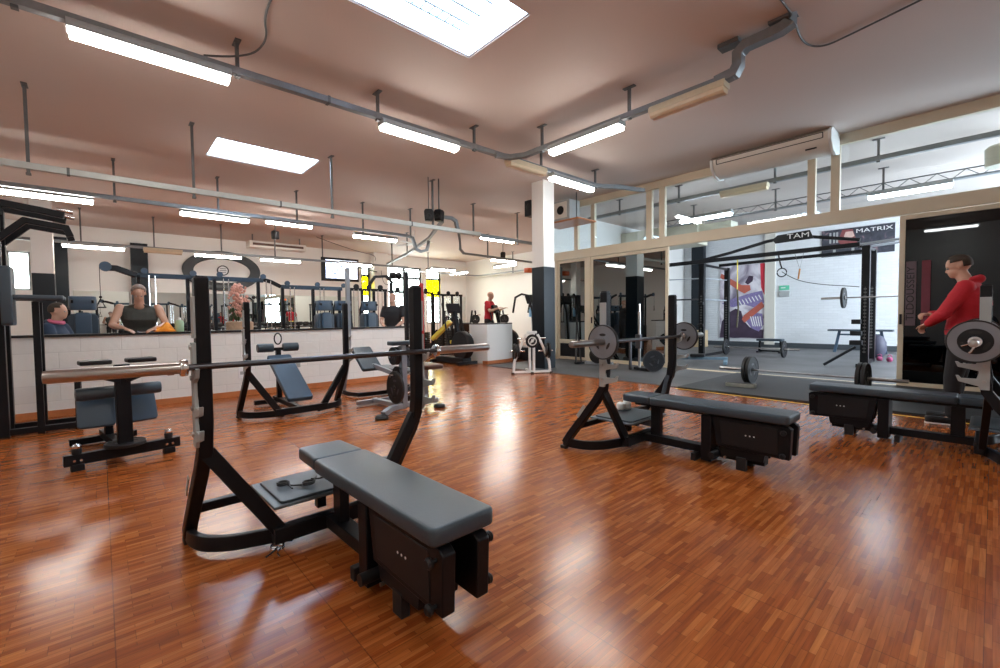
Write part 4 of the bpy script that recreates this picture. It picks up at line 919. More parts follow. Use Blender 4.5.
# television
t = thing('television', 'flat television showing a bright blurred programme, hung under the trunking', 'television', (-16.4, 6.75, 3.02), 0)
MB().box((0, 0, 0), (.07, 1.42, .86)).build('casing', BLK2, t, .01)
MB().box((.037, .04, .01), (.004, 1.20, .68)).build('screen', poster_mat('tv_picture', [(.05, .08, .2), (.45, .55, .8), (.8, .85, .95), (.9, .9, .95), (.35, .35, .5)], 3.2, 4.0, 1.6), t)
MB().beam((-.03, 0, .15), (-.03, 0, .21), .5, .05).build('mount', BLK2, t); MB().beam((-.05, -.6, -.2), (-.05, -.6, .24), .03, .03, up=(1, 0, 0)).build('bracket', BLK2, t); MB().beam((-.05, .3, .2), (-2.55, 2.75, .3), .04, .04).build('arm', BLK2, t)
# emblem on the far wall: plain oval ring with a round badge
t = thing('wall_emblem', 'large black oval ring emblem with round central badge on the far wall', 'wall emblem', (BX+.04, 3.48, 3.02), 0)
ov = []
N_ = 48
ring = MB(); vs = []; fs = []
for i in range(N_):
    a = 2*PI*i/N_; co, si = math.cos(a), math.sin(a)
    for (ry_, rz_, x) in ((1.26, .74, -.035), (1.26, .74, .06), (.92, .44, .06), (.92, .44, -.035)): vs.append((x, ry_*co, rz_*si))
for i in range(N_):
    j = (i+1) % N_
    for q in range(4): fs.append((i*4+q, i*4+(q+1) % 4, j*4+(q+1) % 4, j*4+q))
ring.add(vs, fs).build('oval_ring', mat('black_relief', (.02, .022, .024), .5, 0, .3, 4), t, .01)
MB().lathe((-.03, 0, .02), (1, 0, 0), [(.19, 0), (.19, .09), (.155, .09), (.155, 0)], 28, True).build('badge_ring', MATS['black_relief'], t); MB().lathe((-.03, 0, .02), (1, 0, 0), [(.156, 0), (.156, .06)], 28).build('badge_face', WHITE, t)
for k in range(3): MB().box((.04, 0, .09-k*.07), (.02, .22-.03*abs(k-1), .016)).build('badge_line', MATS['black_relief'], t)
MB().box((.02, 0, -.58), (.09, 1.5, .10)).build('lower_band', mat('grey_relief', (.07, .08, .085), .5, 0, .3, 4), t, .01)
# dumbbell rack below the mirror, with dumbbells
t = thing('dumbbell_rack', 'long black dumbbell rack beneath the far wall mirror', 'weight rack', (-18.7, 1.7, 0), 0)
for z in (.45, .92): MB().box((0, 3.1, z), (.42, 6.4, .04), ry=.12).build('shelf', BLK, t, .004)
for y in (0, 2.1, 4.2, 6.2): MB().beam((0, y, 0), (0, y, .95), .08, .30, up=(1, 0, 0)).build('leg', BLK, t, .004)
db = thing('dumbbell', 'round black dumbbell in the row on the far rack', 'dumbbell', (-18.66, 1.95, 1.02), 0, 'dumbbells on the far wall rack')
MB().cyl((-.07, 0, 0), (.07, 0, 0), .016, 10).build('grip', CHR, db)
for s in (-1, 1): MB().lathe((s*.065, 0, 0), (s, 0, 0), [(.02, 0), (.07, .005), (.075, .02), (.075, .08), (.06, .09)], 16).build('head', RIM, db)
for i in range(1, 24): dup(db, (-18.66, 1.95+i*.25, 1.02))
# bouquet behind the wall
t = thing('flower_arrangement', 'tall dried pink flower arrangement in a woven pot behind the low wall', 'plant', (-8.75, 1.80, 0))
MB().lathe((0, 0, .62), (0, 0, 1), [(.0, 0), (.16, 0), (.20, .2), (.21, .52), (.18, .54)], 22).build('pot', mat('woven_basket', (.45, .30, .2), .8, 0, .3, 20, .5, 40), t)
MB().box((0, 0, .31), (.45, .45, .62)).build('plinth', BLK2, t, .01)
st = MB(); 
for i in range(16):
    a = random.uniform(0, 2*PI); r = random.uniform(.02, .15); h = random.uniform(1.3, 1.80); st.tube([(0, 0, 1.2), (r*.5*math.cos(a), r*.5*math.sin(a), (1.2+h)/2), (r*math.cos(a), r*math.sin(a), h)], .004, 5)
st.build('stems', LEAF, t)
bl = MB()
for i in range(190):
    a = random.uniform(0, 2*PI); z = random.uniform(1.24, 1.80); r = random.uniform(0, .08+.08*math.sin((z-1.1)*4)); bl.ball((r*math.cos(a), r*math.sin(a)+.02*math.sin(z*7), z), random.uniform(.018, .035), 1, 1, random.uniform(.6, 1.3), 6, 4)
bl.build('blossoms', TERRA, t)['kind'] = 'stuff'
lv = MB()
for i in range(26):
    a = random.uniform(0, 2*PI); z = random.uniform(1.18, 1.36); lv.ball((.12*math.cos(a), .14*math.sin(a), z), .06, 1.2, .4, .7, 6, 4)
lv.build('leaves', LEAF, t)['kind'] = 'stuff'
# things on the low wall ledge
b = MB()
tw_o = MB(); nx, ny = 12, 9
vs = []
for i in range(nx+1):
    for j in range(ny+1):
        u, v = i/nx, j/ny; x = -7.99+.22*u; y = .56+.24*v
        z = 1.03+.13*math.sin(PI*min(1, max(0, u)))**.7*math.sin(PI*v)**.6*(.8+.25*math.sin(9*v+4*u)); vs.append((x, y, max(1.0275, z)))
fs = [(i*(ny+1)+j, (i+1)*(ny+1)+j, (i+1)*(ny+1)+j+1, i*(ny+1)+j+1) for i in range(nx) for j in range(ny)]
o = tw_o.add(vs, fs).build('towel', ORANGE); sm = o.modifiers.new('thickness', 'SOLIDIFY'); sm.thickness = .006; sm.offset = 1
tag(o, 'bright orange towel heaped on the low wall ledge beside the green bottle', 'towel')
t = thing('bottle', 'pale green bottle on the low wall ledge right of the orange towel', 'bottle', (-7.875, .85, 1.0255))
MB().lathe((0, 0, 0), (0, 0, 1), [(0, 0), (.05, 0), (.055, .01), (.055, .13), (.045, .16), (.02, .17)], 18).build('body', GREEN, t); MB().lathe((0, 0, .165), (0, 0, 1), [(.022, 0), (.024, .03), (.018, .035)], 14).build('cap', WHITE, t)
tag(MB().bb(-7.95, -7.83, .38, .62, 1.0255, 1.033).build('open_magazine', poster_mat('magazine_print', [(.8, .6, .5), (.8, .8, .8), (.3, .2, .3), (.9, .9, .85)], 25, 2)), 'open magazine lying on the low wall before the man in the vest', 'magazine')
tag(MB().lathe((-7.9, .23, 1.0255), (0, 0, 1), [(.05, 0), (.055, .02), (.04, .05), (.05, .055)], 16).build('bowl', BLK2), 'small dark dish on the low wall left of the magazine', 'bowl')
for k, (y, z) in enumerate(((1.05, .42), (2.65, .33))):
    t = thing('wall_socket', ('white wall socket under the left upright of the decline bench', 'small grey socket on the low wall behind the decline bench')[k], 'socket', (-7.797, (1.62, 2.42)[k], (.36, .42)[k]))
    MB().box((.006, 0, 0), (.012, .12, .16 if k == 0 else .08)).build('plate', WHITE if k == 0 else GREY, t, .003); MB().box((.014, 0, 0), (.006, .07, .05)).build('insert', GREY, t, .002)

# ------------------------------------------------------------------ far corner machines seen through the passage
t = thing('bench_machine', 'inclined machine with yellow pads seen through the passage', 'gym machine', (-11.7, 8.15, 0), .6)
MB().pad((-.1, 0, .78), (.85, .26, .12), ry=-.75, r=.05).build('back_pad', YEL, t); MB().pad((.42, 0, .42), (.4, .3, .1), r=.04).build('seat_pad', YEL, t)
MB().rect([(-.6, 0, .06), (.6, 0, .06)], .08, .08).build('base', BLK, t, .005); MB().beam((.35, 0, .06), (.35, 0, .4), .07, .07, up=(1, 0, 0)).build('post', BLK, t); MB().beam((-.5, 0, .06), (-.25, 0, .8), .07, .07, up=(1, 0, 0)).build('post', BLK, t)
for s in (-1, 1): MB().beam((-.45, s*.02, .05), (-.45, s*.35, .05), .07, .07).build('foot', BLK, t)
t = thing('leg_press', 'black leg press with slanted rails on the floor of the passage', 'gym machine', (-14.6, 10.4, 0), .2)
MB().beam((-.9, -.25, .1), (.9, -.25, .6), .07, .07).build('rail', BLK, t); MB().beam((-.9, .25, .1), (.9, .25, .6), .07, .07).build('rail', BLK, t); MB().pad((-.45, 0, .35), (.8, .45, .1), ry=-.3, r=.05).build('seat_pad', BROWN, t); MB().box((.75, 0, .75), (.08, .7, .5), ry=.5).build('foot_plate', BLK2, t, .01)
MB().beam((-.9, -.4, .04), (-.9, .4, .04), .08, .08).build('foot', BLK, t); MB().beam((.9, -.4, .04), (.9, .4, .04), .08, .08).build('foot', BLK, t)
for x in (-.9, .9): MB().beam((x, .0, .04), (x, 0, .12 if x < 0 else .6), .06, .06, up=(1, 0, 0)).build('post', BLK, t)
rk = thing('storage_rack', 'black plate rack by the far corner, left one', 'weight rack', (-16.6, 11.7, 0), .3, 'plate racks by the far corner')
MB().beam((0, -.4, .04), (0, .4, .04), .5, .06).build('base', BLK, rk, .004)
for s in (-1, 1): MB().rect([(0, s*.35, .04), (0, s*.30, .8), (0, s*.12, 1.5)], .06, .06, up=(1, 0, 0)).build('side_post', BLK, rk, .004)
for z in (.45, .9, 1.3):
    for s in (-1, 1): MB().cyl((0, s*.1, z), (.2, s*.28, z), .02, 8).build('peg', CHR, rk)
for i, (x, y, l) in enumerate(((-15.9, 12.7, 'black plate rack by the far corner, middle one'), (-15.0, 13.6, 'black plate rack by the far corner, right one'))): dup(rk, (x, y, 0), .3, l)
fp = plate(.21, .05, 'black round plate hung on a rack in the far corner', 'plates in the far corner', 'black', (-16.35, 11.5, .55)); fp.rotation_euler = (0, 0, PI/2-.5)
for (x, y, z) in ((-16.25, 12.0, .55), (-16.35, 11.55, 1.05), (-16.25, 11.95, 1.02), (-15.6, 12.5, .55), (-15.55, 12.95, .55), (-15.6, 12.55, 1.1), (-14.7, 13.5, .6), (-14.7, 13.5, 1.1)): dup(fp, (x, y, z), PI/2-.5)
t = thing('low_bench', 'brown topped low wooden bench in the passage', 'bench', (-14.2, 8.0, 0), .4)
MB().pad((0, 0, .40), (1.2, .35, .07), r=.03).build('seat_pad', BROWN, t)
for x in (-.5, .5): MB().beam((x, 0, 0), (x, 0, .37), .06, .28, up=(0, 1, 0)).build('leg', BLK, t)

# ================================================================== GLAZED ROOM
def seg(o_, a, b, w_=.06, h_=.06, name='rail', m_=None, up=(0, 0, 1)): return MB().beam(a, b, w_, h_, up=up).build(name, m_ or BLK, o_, .003)
t = thing('power_rig', 'big black pull-up rig with numbered uprights inside the glazed room', 'rack', (0, 0, 0))
def rig_post(x, y, z, face=-1):
    p = MB().beam((x, y, 0), (x, y, z), .11, .14, up=(1, 0, 0)).build('upright', BLK, t, .004)
    h = MB().box((x, y-.0545, (z-.55)/2), (.008, .002, z-1.2)); k = .35
    while k < z-.9: h.box((x, y-.0565, k), (.05, .006, .03)); k += .075
    h.build('hole_row', DGALV, p); return p
xr = -1.95; xl = -5.45
rig_post(xr+.11, 12.2, 2.62); rig_post(xr-.02, 13.9, 2.70); rig_post(xl, 12.5, 2.62); rig_post(xl-.1, 14.5, 2.62)
seg(t, (xr, 12.2, 2.62), (xr, 13.9, 2.70)); seg(t, (xl, 12.5, 2.58), (xl-.1, 14.5, 2.58)); 
seg(t, (xl-1.0, 12.2, 2.62), (xr, 12.2, 2.66), .08, .10, 'top_beam'); seg(t, (xl-.1, 13.9, 2.66), (xr, 13.9, 2.70), .06, .08, 'top_beam')
MB().rect([(-5.6, 12.2, 2.62), (-4.6, 12.2, 2.78), (-3.75, 12.2, 2.96), (-3.2, 12.2, 3.02), (-2.7, 12.2, 2.92), (-1.95, 12.2, 2.76)], .06, .07).build('arched_beam', BLK, t, .004)
sg = MB().prism([(-3.62, 2.98), (-3.5, 3.07), (-2.85, 3.10), (-2.78, 2.90), (-3.55, 2.88)], (0, 12.14, 0), (1, 0, 0), (0, 0, 1), (0, .03, 0)).build('name_board', BLK2, t, .003)
text('lettering', 'TAM', .16, WHITE, sg, (-3.08, 12.136, 3.0), (PI/2, 0, 0), .001, (1.4, 1, 1))
seg(t, (xr, 12.2, 2.66), (-.7, 12.2, 2.72), .05, .05, 'pull_up_bar', SILV); seg(t, (xr, 12.6, 2.64), (-.9, 12.6, 2.70), .05, .05, 'pull_up_bar', SILV)
seg(t, (xl-1.0, 12.2, 2.2), (xl, 12.5, 2.2), .03, .03, 'rung', SILV); seg(t, (xl-1.0, 12.2, 1.62), (xl, 12.5, 1.62), .04, .04, 'rung', DSTEEL); seg(t, (xl, 12.5, 2.2), (xl-.1, 14.5, 2.25), .03, .03, 'rung', SILV); seg(t, (xl, 12.5, 1.62), (xl-.1, 14.5, 1.62), .04, .04, 'rung', SILV)
MB().beam((xl-1.0, 12.2, 0), (xl-1.0, 12.2, 2.62), .09, .09, up=(1, 0, 0)).build('upright', BLK, t, .004)
seg(t, (xr, 12.2, .04), (xr, 13.9, .04), .08, .08, 'foot_rail'); seg(t, (xl, 12.5, .04), (xl-.1, 14.5, .04), .08, .08, 'foot_rail')
seg(t, (xr-.05, 12.2, .45), (xr-.55, 11.9, .05), .05, .05, 'stabiliser')
for z, s in ((1.0, .16), (.75, .2), (.55, .22)): MB().box((xr-.02, 12.1, z), (s, .14, .10)).build('carriage', BLK2, t, .01)
for z in (.9, 1.5): MB().box((xl+.0, 12.42, z), (.16, .10, .07)).build('spotter_arm', BLK2, t, .01)
o = barbell('barbell on the right posts of the pull-up rig', (-1.5, 12.05, 1.52), PI/2, 'barbells in the glazed room', STEEL)
pk = plate(.225, .05, 'black plate on the barbell racked on the pull-up rig', 'plates in the glazed room', 'black', (-2.19, 12.05, 1.52)); pk.rotation_euler = (0, 0, PI/2)
dup(o, (-1.97, 8.05, .255), PI/2-.01, 'barbell on the black floor mat just inside the doorway').scale = (1, 1.12, 1)
for (x, y, z, l) in ((-2.74, 8.06, .255, 'black plate at the left end of the barbell on the floor mat, outer'), (-2.68, 8.06, .255, 'black plate at the left end of the barbell on the floor mat, inner'), (-1.25, 8.04, .255, 'black plate at the right end of the barbell on the floor mat, inner'), (-1.19, 8.04, .255, 'black plate at the right end of the barbell on the floor mat, outer')): dup(pk, (x, y, z), PI/2-.05, l)
dup(o, (-4.48, 13.6, .24), PI/2, 'barbell on the rubber floor below the colourful wall poster')
for x, l in ((-5.22, 'left'), (-3.74, 'right')): dup(pk, (x, 13.6, .24), PI/2, f'black plate at the {l} end of the barbell below the wall poster')
t = thing('lifting_block', 'small worn grey block on the floor mat under the barbell plates', 'block', (-2.68, 7.58, .0285), .1)
MB().box((0, 0, .03), (.42, .14, .06)).build('block', mat('worn_grey_foam', (.28, .28, .24), .8, 0, .4, 18), t, .006); MB().box((0, 0, .063), (.38, .11, .006)).build('top_pad', BLK2, t)
t = thing('flat_bench', 'low flat black bench beside the poster barbell', 'weight bench', (-4.55, 15.2, 0), 0, None)
MB().pad((0, 0, .40), (.70, .30, .07), r=.03).build('seat_pad', VIN, t)
for s in (-1, 1): MB().beam((s*.30, 0, .02), (s*.28, 0, .37), .05, .05, up=(0, 1, 0)).build('leg', BLK, t); MB().beam((s*.30, -.2, .025), (s*.30, .2, .025), .05, .05).build('foot', BLK, t)
MB().beam((-.30, 0, .06), (.30, 0, .06), .05, .05).build('spine', BLK, t)
t = thing('flat_bench', 'long dark flat bench against the white brick wall, right of the rig', 'weight bench', (-2.62, 16.6, 0), 0)
MB().pad((0, 0, .68), (1.5, .36, .05), r=.02).build('seat_pad', VIN, t)
for s in (-1, 1): MB().beam((s*.60, 0, 0), (s*.48, 0, .66), .07, .05, up=(0, 1, 0)).build('leg', BLUE, t, .004)
MB().beam((-.5, 0, .55), (.5, 0, .55), .05, .05).build('stretcher', BLUE, t)
tag(MB().lathe((-1.98, 14.9, .012), (0, 0, 1), [(0, 0), (.10, .03), (.16, .14), (.18, .28), (.17, .42), (.12, .54), (.04, .60), (0, .6)], 22).build('slam_ball', mat('dark_purple_rubber', (.05, .05, .08), .6, 0, .3)), 'dark round medicine ball bag behind the rig posts', 'medicine ball')
t = thing('kettlebell', 'small pink kettlebell on the floor right of the rig posts', 'kettlebell', (-1.85, 14.2, .012), 0, 'kettlebells near the rig')
KB = mat('pink_vinyl', (.30, .05, .13), .5); t.scale = (.7, .7, .7)
MB().lathe((0, 0, 0), (0, 0, 1), [(0, 0), (.06, 0), (.09, .05), (.085, .11), (.04, .15), (0, .15)], 18).build('bell', KB, t); MB().tube([(-.05, 0, .13), (-.055, 0, .20), (0, 0, .23), (.055, 0, .20), (.05, 0, .13)], .013, 8).build('handle', KB, t)
dup(t, (-1.65, 14.1, .012), .5, 'second small pink kettlebell right of the rig posts')
tag(MB().bb(-1.65, -.2, 17.74, 17.795, .012, .28).build('wall_pad', mat('red_pad', (.6, .05, .05), .6)), 'low red pad along the white brick wall at the right of the opening', 'pad')
tag(MB().bb(-7.6, -7.05, 16.2, 16.7, .012, .62).build('plyo_box', PLYW, None, .01), 'plywood jump box behind the left rig posts', 'box')
t = thing('rowing_machine', 'low light blue rail machine on the floor left of the floor barbell', 'gym machine', (-5.1, 10.6, .012), .35)
MB().beam((-1.0, 0, .10), (1.0, 0, .14), .07, .06).build('rail', SKBLUE, t, .005); MB().box((.35, 0, .2), (.32, .30, .07)).build('sliding_seat', BLK2, t, .02)
for x in (-.95, .95): MB().beam((x, -.25, .05), (x, .25, .05), .08, .08).build('foot', SKBLUE, t, .005)
# posters and signs on the brick wall
t = thing('poster', 'tall poster of arms and hands gripping ropes, red and violet tones', 'poster', (-6.29, 17.78, 1.66))
MB().box((0, 0, 0), (1.55, .02, 2.72)).build('print', poster_mat('poster_background', [(.10, .08, .13), (.42, .38, .46), (.72, .70, .76), (.80, .78, .82)], 1.1, 7.3), t)
PA = mat('print_arm_red', (.50, .12, .08), .5, 0, .3, 4); PD = mat('print_dark', (.05, .03, .06), .5, 0, .4, 5); PV = mat('print_violet', (.22, .18, .38), .5, 0, .5, 20); PR = mat('print_red', (.70, .03, .06), .5)
def flat(poly, y, m_, nm='printed_shape'): MB().prism(poly, (0, y, 0), (1, 0, 0), (0, 0, 1), (0, -.003, 0)).build(nm, m_, t, smooth=False)
flat([(.62, 1.36), (.775, 1.36), (.775, .2), (.66, .5)], -.0105, PR); flat([(-.77, .95), (-.72, 1.1), (.0, .62), (.28, .60), (.32, .42), (.1, .30), (-.1, .42)], -.011, PA)
flat([(.12, .7), (.25, .95), (.4, .92), (.38, .74), (.22, .62)], -.0115, PD); flat([(-.7, -.05), (-.3, .12), (.3, .30), (.7, .38), (.76, -.05), (.5, -.25), (.1, -.1), (-.3, -.2)], -.0112, PV)
flat([(-.75, -1.2), (-.70, -.75), (-.45, -.40), (-.2, -.25), (.0, -.35), (.08, -.7), (.3, -.95), (.75, -1.05), (.75, -1.34), (-.75, -1.34)], -.0118, PD)
flat([(.02, -.65), (.1, -.5), (.68, -.02), (.76, -.14), (.76, -.22), (.3, -.62), (.12, -.78)], -.0122, PA); flat([(.18, -.72), (.45, -.42), (.7, -.45), (.76, -.85), (.6, -1.1), (.35, -.98)], -.0121, PV)
for k in range(7): flat([(-.1+.11*k, .05+.03*k), (-.06+.11*k, .05+.03*k), (.03+.11*k, -.12+.03*k), (.0+.11*k, -.13+.03*k)], -.013, WHITE, 'printed_stripe'); 
for k in range(5): flat([(.30+.08*k, -.55), (.335+.08*k, -.55), (.43+.07*k, -.90), (.40+.07*k, -.92)], -.0132, WHITE, 'printed_stripe')
t = thing('poster', 'wide dark gym poster with white lettering high on the brick wall', 'poster', (-2.93, 17.78, 3.46))
MB().box((0, 0, 0), (1.82, .02, .86)).build('print', poster_mat('dark_gym_print', [(.01, .012, .02), (.03, .035, .05), (.05, .05, .07), (.25, .16, .18)], 3.2, 1.7), t)
flat([(-.48, .05), (-.36, .40), (-.10, .38), (.02, -.05), (-.1, -.1), (-.4, -.06)], -.011, mat('print_dull_red', (.22, .06, .06), .5, 0, .5, 8)); flat([(-.28, .32), (-.1, .32), (-.05, .16), (-.22, .08), (-.32, .18)], -.0125, mat('print_skin', (.6, .42, .36), .5, 0, .3, 9))
for x in (-.70, -.60, -.52): flat([(x, .0), (x+.05, .0), (x+.05, .34), (x, .34)], -.0125, GREY, 'printed_stripe')
for x in (-.6, -.12, .12): flat([(x, -.4), (x+.07, -.4), (x+.07, -.2), (x, -.2)], -.0125, GREY, 'printed_stripe')
text('lettering', 'MATRIX', .17, WHITE, t, (.42, -.014, .30), (PI/2, 0, 0), .001, (1.45, 1, 1))
struct('wall_inner_back_pilaster', MB().bb(-5.5, -5.18, 17.72, 17.8, .1, CZ), mat('cream_pilaster', (.62, .60, .54), .6))
struct('wall_inner_back_column', MB().bb(-8.1, -7.62, 17.6, 17.8, 0, CZ), BLKWALL)
struct('baseboard_inner_back', MB().bb(-8.4, RX, 17.77, 17.797, .012, .18), mat('dark_skirting', (.05, .06, .07), .5))
t = thing('emergency_light', 'small green and grey emergency sign box on the brick wall', 'sign', (-4.90, 17.775, 1.98))
MB().box((0, 0, .12), (.30, .03, .16)).build('sign_face', mat('green_sign', (.12, .55, .35), .5), t, .004); MB().box((0, 0, -.10), (.32, .05, .20)).build('lamp_box', GREY, t, .01)
MB().box((-.03, -.018, .12), (.14, .004, .03)).build('arrow', WHITE, t)
# hanging bands, rings
t = thing('resistance_band', 'yellow and dark resistance band hanging from the rig beam', 'resistance band', (-4.42, 12.2, .85)); lab(MB().tube([(0, 0, 1.75), (.0, 0, .95)], .014, 8).build('band', YEL, t), 'yellow upper strap'); lab(MB().tube([(0, 0, .98), (.03, 0, .5), (0, 0, .0)], .022, 8).build('band', mat('olive_band', (.10, .09, .05), .7), t), 'dark lower strap')
t = thing('gymnastic_ring', 'wooden ring on a black strap hanging from the rig beam', 'gymnastic ring', (-3.42, 12.2, 2.28))
MB().tube([(.10*math.cos(a), 0, .10*math.sin(a)-.10) for a in [2*PI*i/20 for i in range(20)]], .013, 8, closed=True).build('ring', BLK2, t); MB().rect([(-.08, 0, .36), (-.03, 0, .1), (0, 0, .0)], .03, .008, up=(0, 1, 0)).build('strap', BLK2, t)
t = thing('rope_strap', 'thin cord with an orange handle hanging from the rig beam', 'strap', (-3.05, 12.2, 2.1)); MB().tube([(-.12, 0, .55), (.0, 0, .12), (.08, 0, .55)], .005, 6).build('cord', DGALV, t); MB().cyl((0, 0, .14), (-.03, 0, -.10), .018, 10).build('handle', mat('worn_orange', (.45, .2, .05), .6), t)
wire([(-3.42, 12.2, 2.2), (-3.2, 12.25, 2.0), (-2.7, 12.3, 1.85), (-2.1, 12.3, 1.78), (-1.95, 12.2, 1.75)], .008, 'thin dark cord drooping from the ring to the right rig post', BLK2)
# squat stand with plate, in front of the mirrored door; prop by the pillar; small machine
t = thing('squat_stand', 'slim chrome squat stand in front of the closed glass door', 'rack', (-5.05, 8.55, .012)); MB().cyl((0, 0, 0), (0, 0, 1.25), .028, 12).build('post', STEEL, t); MB().cyl((0, 0, 1.2), (0, 0, 1.42), .018, 12).build('post_extension', CHR, t); MB().rect([(-.2, .25, .03), (-.1, 0, .04), (.25, -.05, .03)], .06, .06).build('base', BLK2, t, .004); MB().box((.0, -.03, .62), (.12, .08, .3)).build('bracket', DSTEEL, t, .01); MB().beam((-.22, 0, 0), (-.22, 0, .62), .05, .05, up=(1, 0, 0)).build('short_post', DSTEEL, t, .004)
q = dup(pk, (-4.72, 8.55, .235), 0, 'black plate with pale ring leaning on the squat stand foot'); q.rotation_euler = (.0, -.35, .9)
t = thing('leaning_ladder', 'dark folded frame leaning on the mirrored door beside the pillar', 'frame', (-6.75, 8.6, .012))
MB().beam((-.45, .55, 1.20), (-.05, 0, .05), .04, .04).build('rail', BLK, t); MB().beam((-.45, .55, 1.05), (.0, .15, .02), .04, .04).build('rail', BLK, t); MB().beam((-.05, -.02, .03), (.03, .2, .03), .08, .05).build('foot', BLK, t)
t = thing('abs_machine', 'small dark floor machine in front of the mirrored doors', 'gym machine', (-6.25, 8.75, .012), .3)
MB().lathe((0, -.08, .25), (0, 1, 0), [(.03, 0), (.2, .01), (.2, .15), (.03, .16)], 20).build('wheel_cover', BLK2, t); MB().beam((-.3, 0, .06), (.35, 0, .06), .1, .07).build('base', SILV, t, .005); MB().pad((.15, 0, .38), (.3, .2, .07), ry=.5, r=.03).build('pad', VIN, t); MB().beam((.1, 0, .05), (.15, 0, .36), .05, .05, up=(1, 0, 0)).build('post', SILV, t)
# banner strips with lettering, painting a mirrored sign onto the dark glass door
t = thing('reflection', 'dim pink and grey banner painted as strips with vertical dark letters by the right door', 'reflection', (-.87, PY-.09, 1.48))
lab(MB().box((0, 0, 0), (.12, .006, 1.0)).build('strip', mat('reflected_grey', (.13, .09, .11), .5, 0, .3, 6), t), 'grey strip'); lab(MB().box((.17, 0, 0), (.10, .006, 1.0)).build('strip', mat('reflected_wine', (.16, .02, .04), .5, 0, .3, 6), t), 'wine red strip')
text('lettering', 'TLDOUSSEIY', .13, BLK2, t, (0, -.006, -.0), (PI/2, -PI/2, 0), .001, (1.15, 1, 1))

# ================================================================== PEOPLE
def limb(mb, pts, n=14):
    """tapered round limb through (x, y, z, r) points, with balls at the joints"""
    for a, b in zip(pts, pts[1:]):
        pa, pb = Vector(a[:3]), Vector(b[:3]); d = (pb-pa)
        mb.lathe(pa, d, [(a[3], 0), (a[3]+(b[3]-a[3])*.5, d.length*.5), (b[3], d.length)], n)
    for p in pts: mb.ball(p[:3], p[3], nu=n, nv=8)
def oval(mb, pts, n=20):
    """torso: (x, y, z, half depth, half width) sections"""
    vs = []; fs = []
    for (x, y, z, a, b) in pts:
        for i in range(n):
            t_ = 2*PI*i/n; c_, s_ = math.cos(t_), math.sin(t_); vs.append((x+a*math.copysign(abs(c_)**.85, c_), y+b*math.copysign(abs(s_)**.85, s_), z))
    for i in range(len(pts)-1):
        for q in range(n): fs.append((i*n+q, i*n+(q+1) % n, (i+1)*n+(q+1) % n, (i+1)*n+q))
    fs.append(tuple(reversed(range(n)))); fs.append(tuple((len(pts)-1)*n+q for q in range(n))); mb.add(vs, fs)
def fuse(mb, name, m_, parent, vox, it=5):
    o = mb.build(name, m_, None); r = o.modifiers.new('r', 'REMESH'); r.mode = 'VOXEL'; r.voxel_size = vox; r.use_smooth_shade = True
    s_ = o.modifiers.new('s', 'SMOOTH'); s_.iterations = it; s_.factor = .5
    dg = bpy.context.evaluated_depsgraph_get(); dg.update(); me = bpy.data.meshes.new_from_object(o.evaluated_get(dg)); old = o.data; o.modifiers.clear(); o.data = me
    me.name = name; bpy.data.meshes.remove(old)
    if not me.materials: me.materials.append(m_)
    o.parent = parent; return o
def hand(mb, wr, d, up, k=1., curl=.6):
    """palm, four fingers and a thumb from the wrist along d; fingers curl toward -up"""
    wr = Vector(wr); d = Vector(d).normalized(); up = Vector(up); s = d.cross(up).normalized(); up = s.cross(d).normalized()
    pc = wr+d*.05*k
    for q in (-1, -.33, .33, 1): mb.lathe(wr+s*q*.022*k, d, [(.015*k, 0), (.016*k, .05*k), (.014*k, .095*k)], 8)
    for i, L in enumerate((.072, .082, .076, .060)):
        q = (-1, -.33, .33, 1)[i]; p0 = wr+d*.092*k+s*q*.025*k; a = curl
        p1 = p0+(d*math.cos(a*.5)-up*math.sin(a*.5))*L*.45*k; p2 = p1+(d*math.cos(a*1.3)-up*math.sin(a*1.3))*L*.33*k; p3 = p2+(d*math.cos(a*2)-up*math.sin(a*2))*L*.25*k
        limb(mb, [(*p0, .0095*k), (*p1, .009*k), (*p2, .0082*k), (*p3, .007*k)], 8)
    t0 = wr+d*.03*k-s*.03*k; t1 = t0+(d*.6-s*.75-up*.2).normalized()*.038*k; t2 = t1+(d*.9-s*.2-up*.35).normalized()*.034*k
    limb(mb, [(*t0, .013*k), (*t1, .0105*k), (*t2, .009*k)], 8)
def head(mb, c, R, k=1.):
    def P_(x, y, z): return Vector(c)+R @ Vector((x*k, y*k, z*k))
    def ell(p, r, sx, sy, sz, nu=16, nv=10):
        t_ = MB(); t_.ball((0, 0, 0), r*k, sx, sy, sz, nu, nv); mb.add([P_(*p)+R @ Vector(v) for v in t_.v], t_.f)
    ell((-.012, 0, .030), .100, 1.0, .78, .90); ell((.022, 0, -.045), .072, .92, .80, .98); ell((.058, 0, -.088), .026, .9, 1.1, .7)   # cranium, face, chin
    ell((.083, 0, -.018), .017, .95, .72, 1.5, 10, 8); ell((.094, 0, -.030), .012, 1, 1.15, .8, 10, 8); ell((.076, 0, .018), .02, .7, 2.4, .45, 12, 8)   # nose, brow
    ell((.080, 0, -.060), .012, .8, 2.0, .45, 10, 8); ell((.079, 0, -.069), .011, .8, 1.7, .5, 10, 8)   # lips
    for s in (-1, 1): ell((-.012, s*.080, -.012), .026, .55, .28, 1.1, 10, 8)   # ears
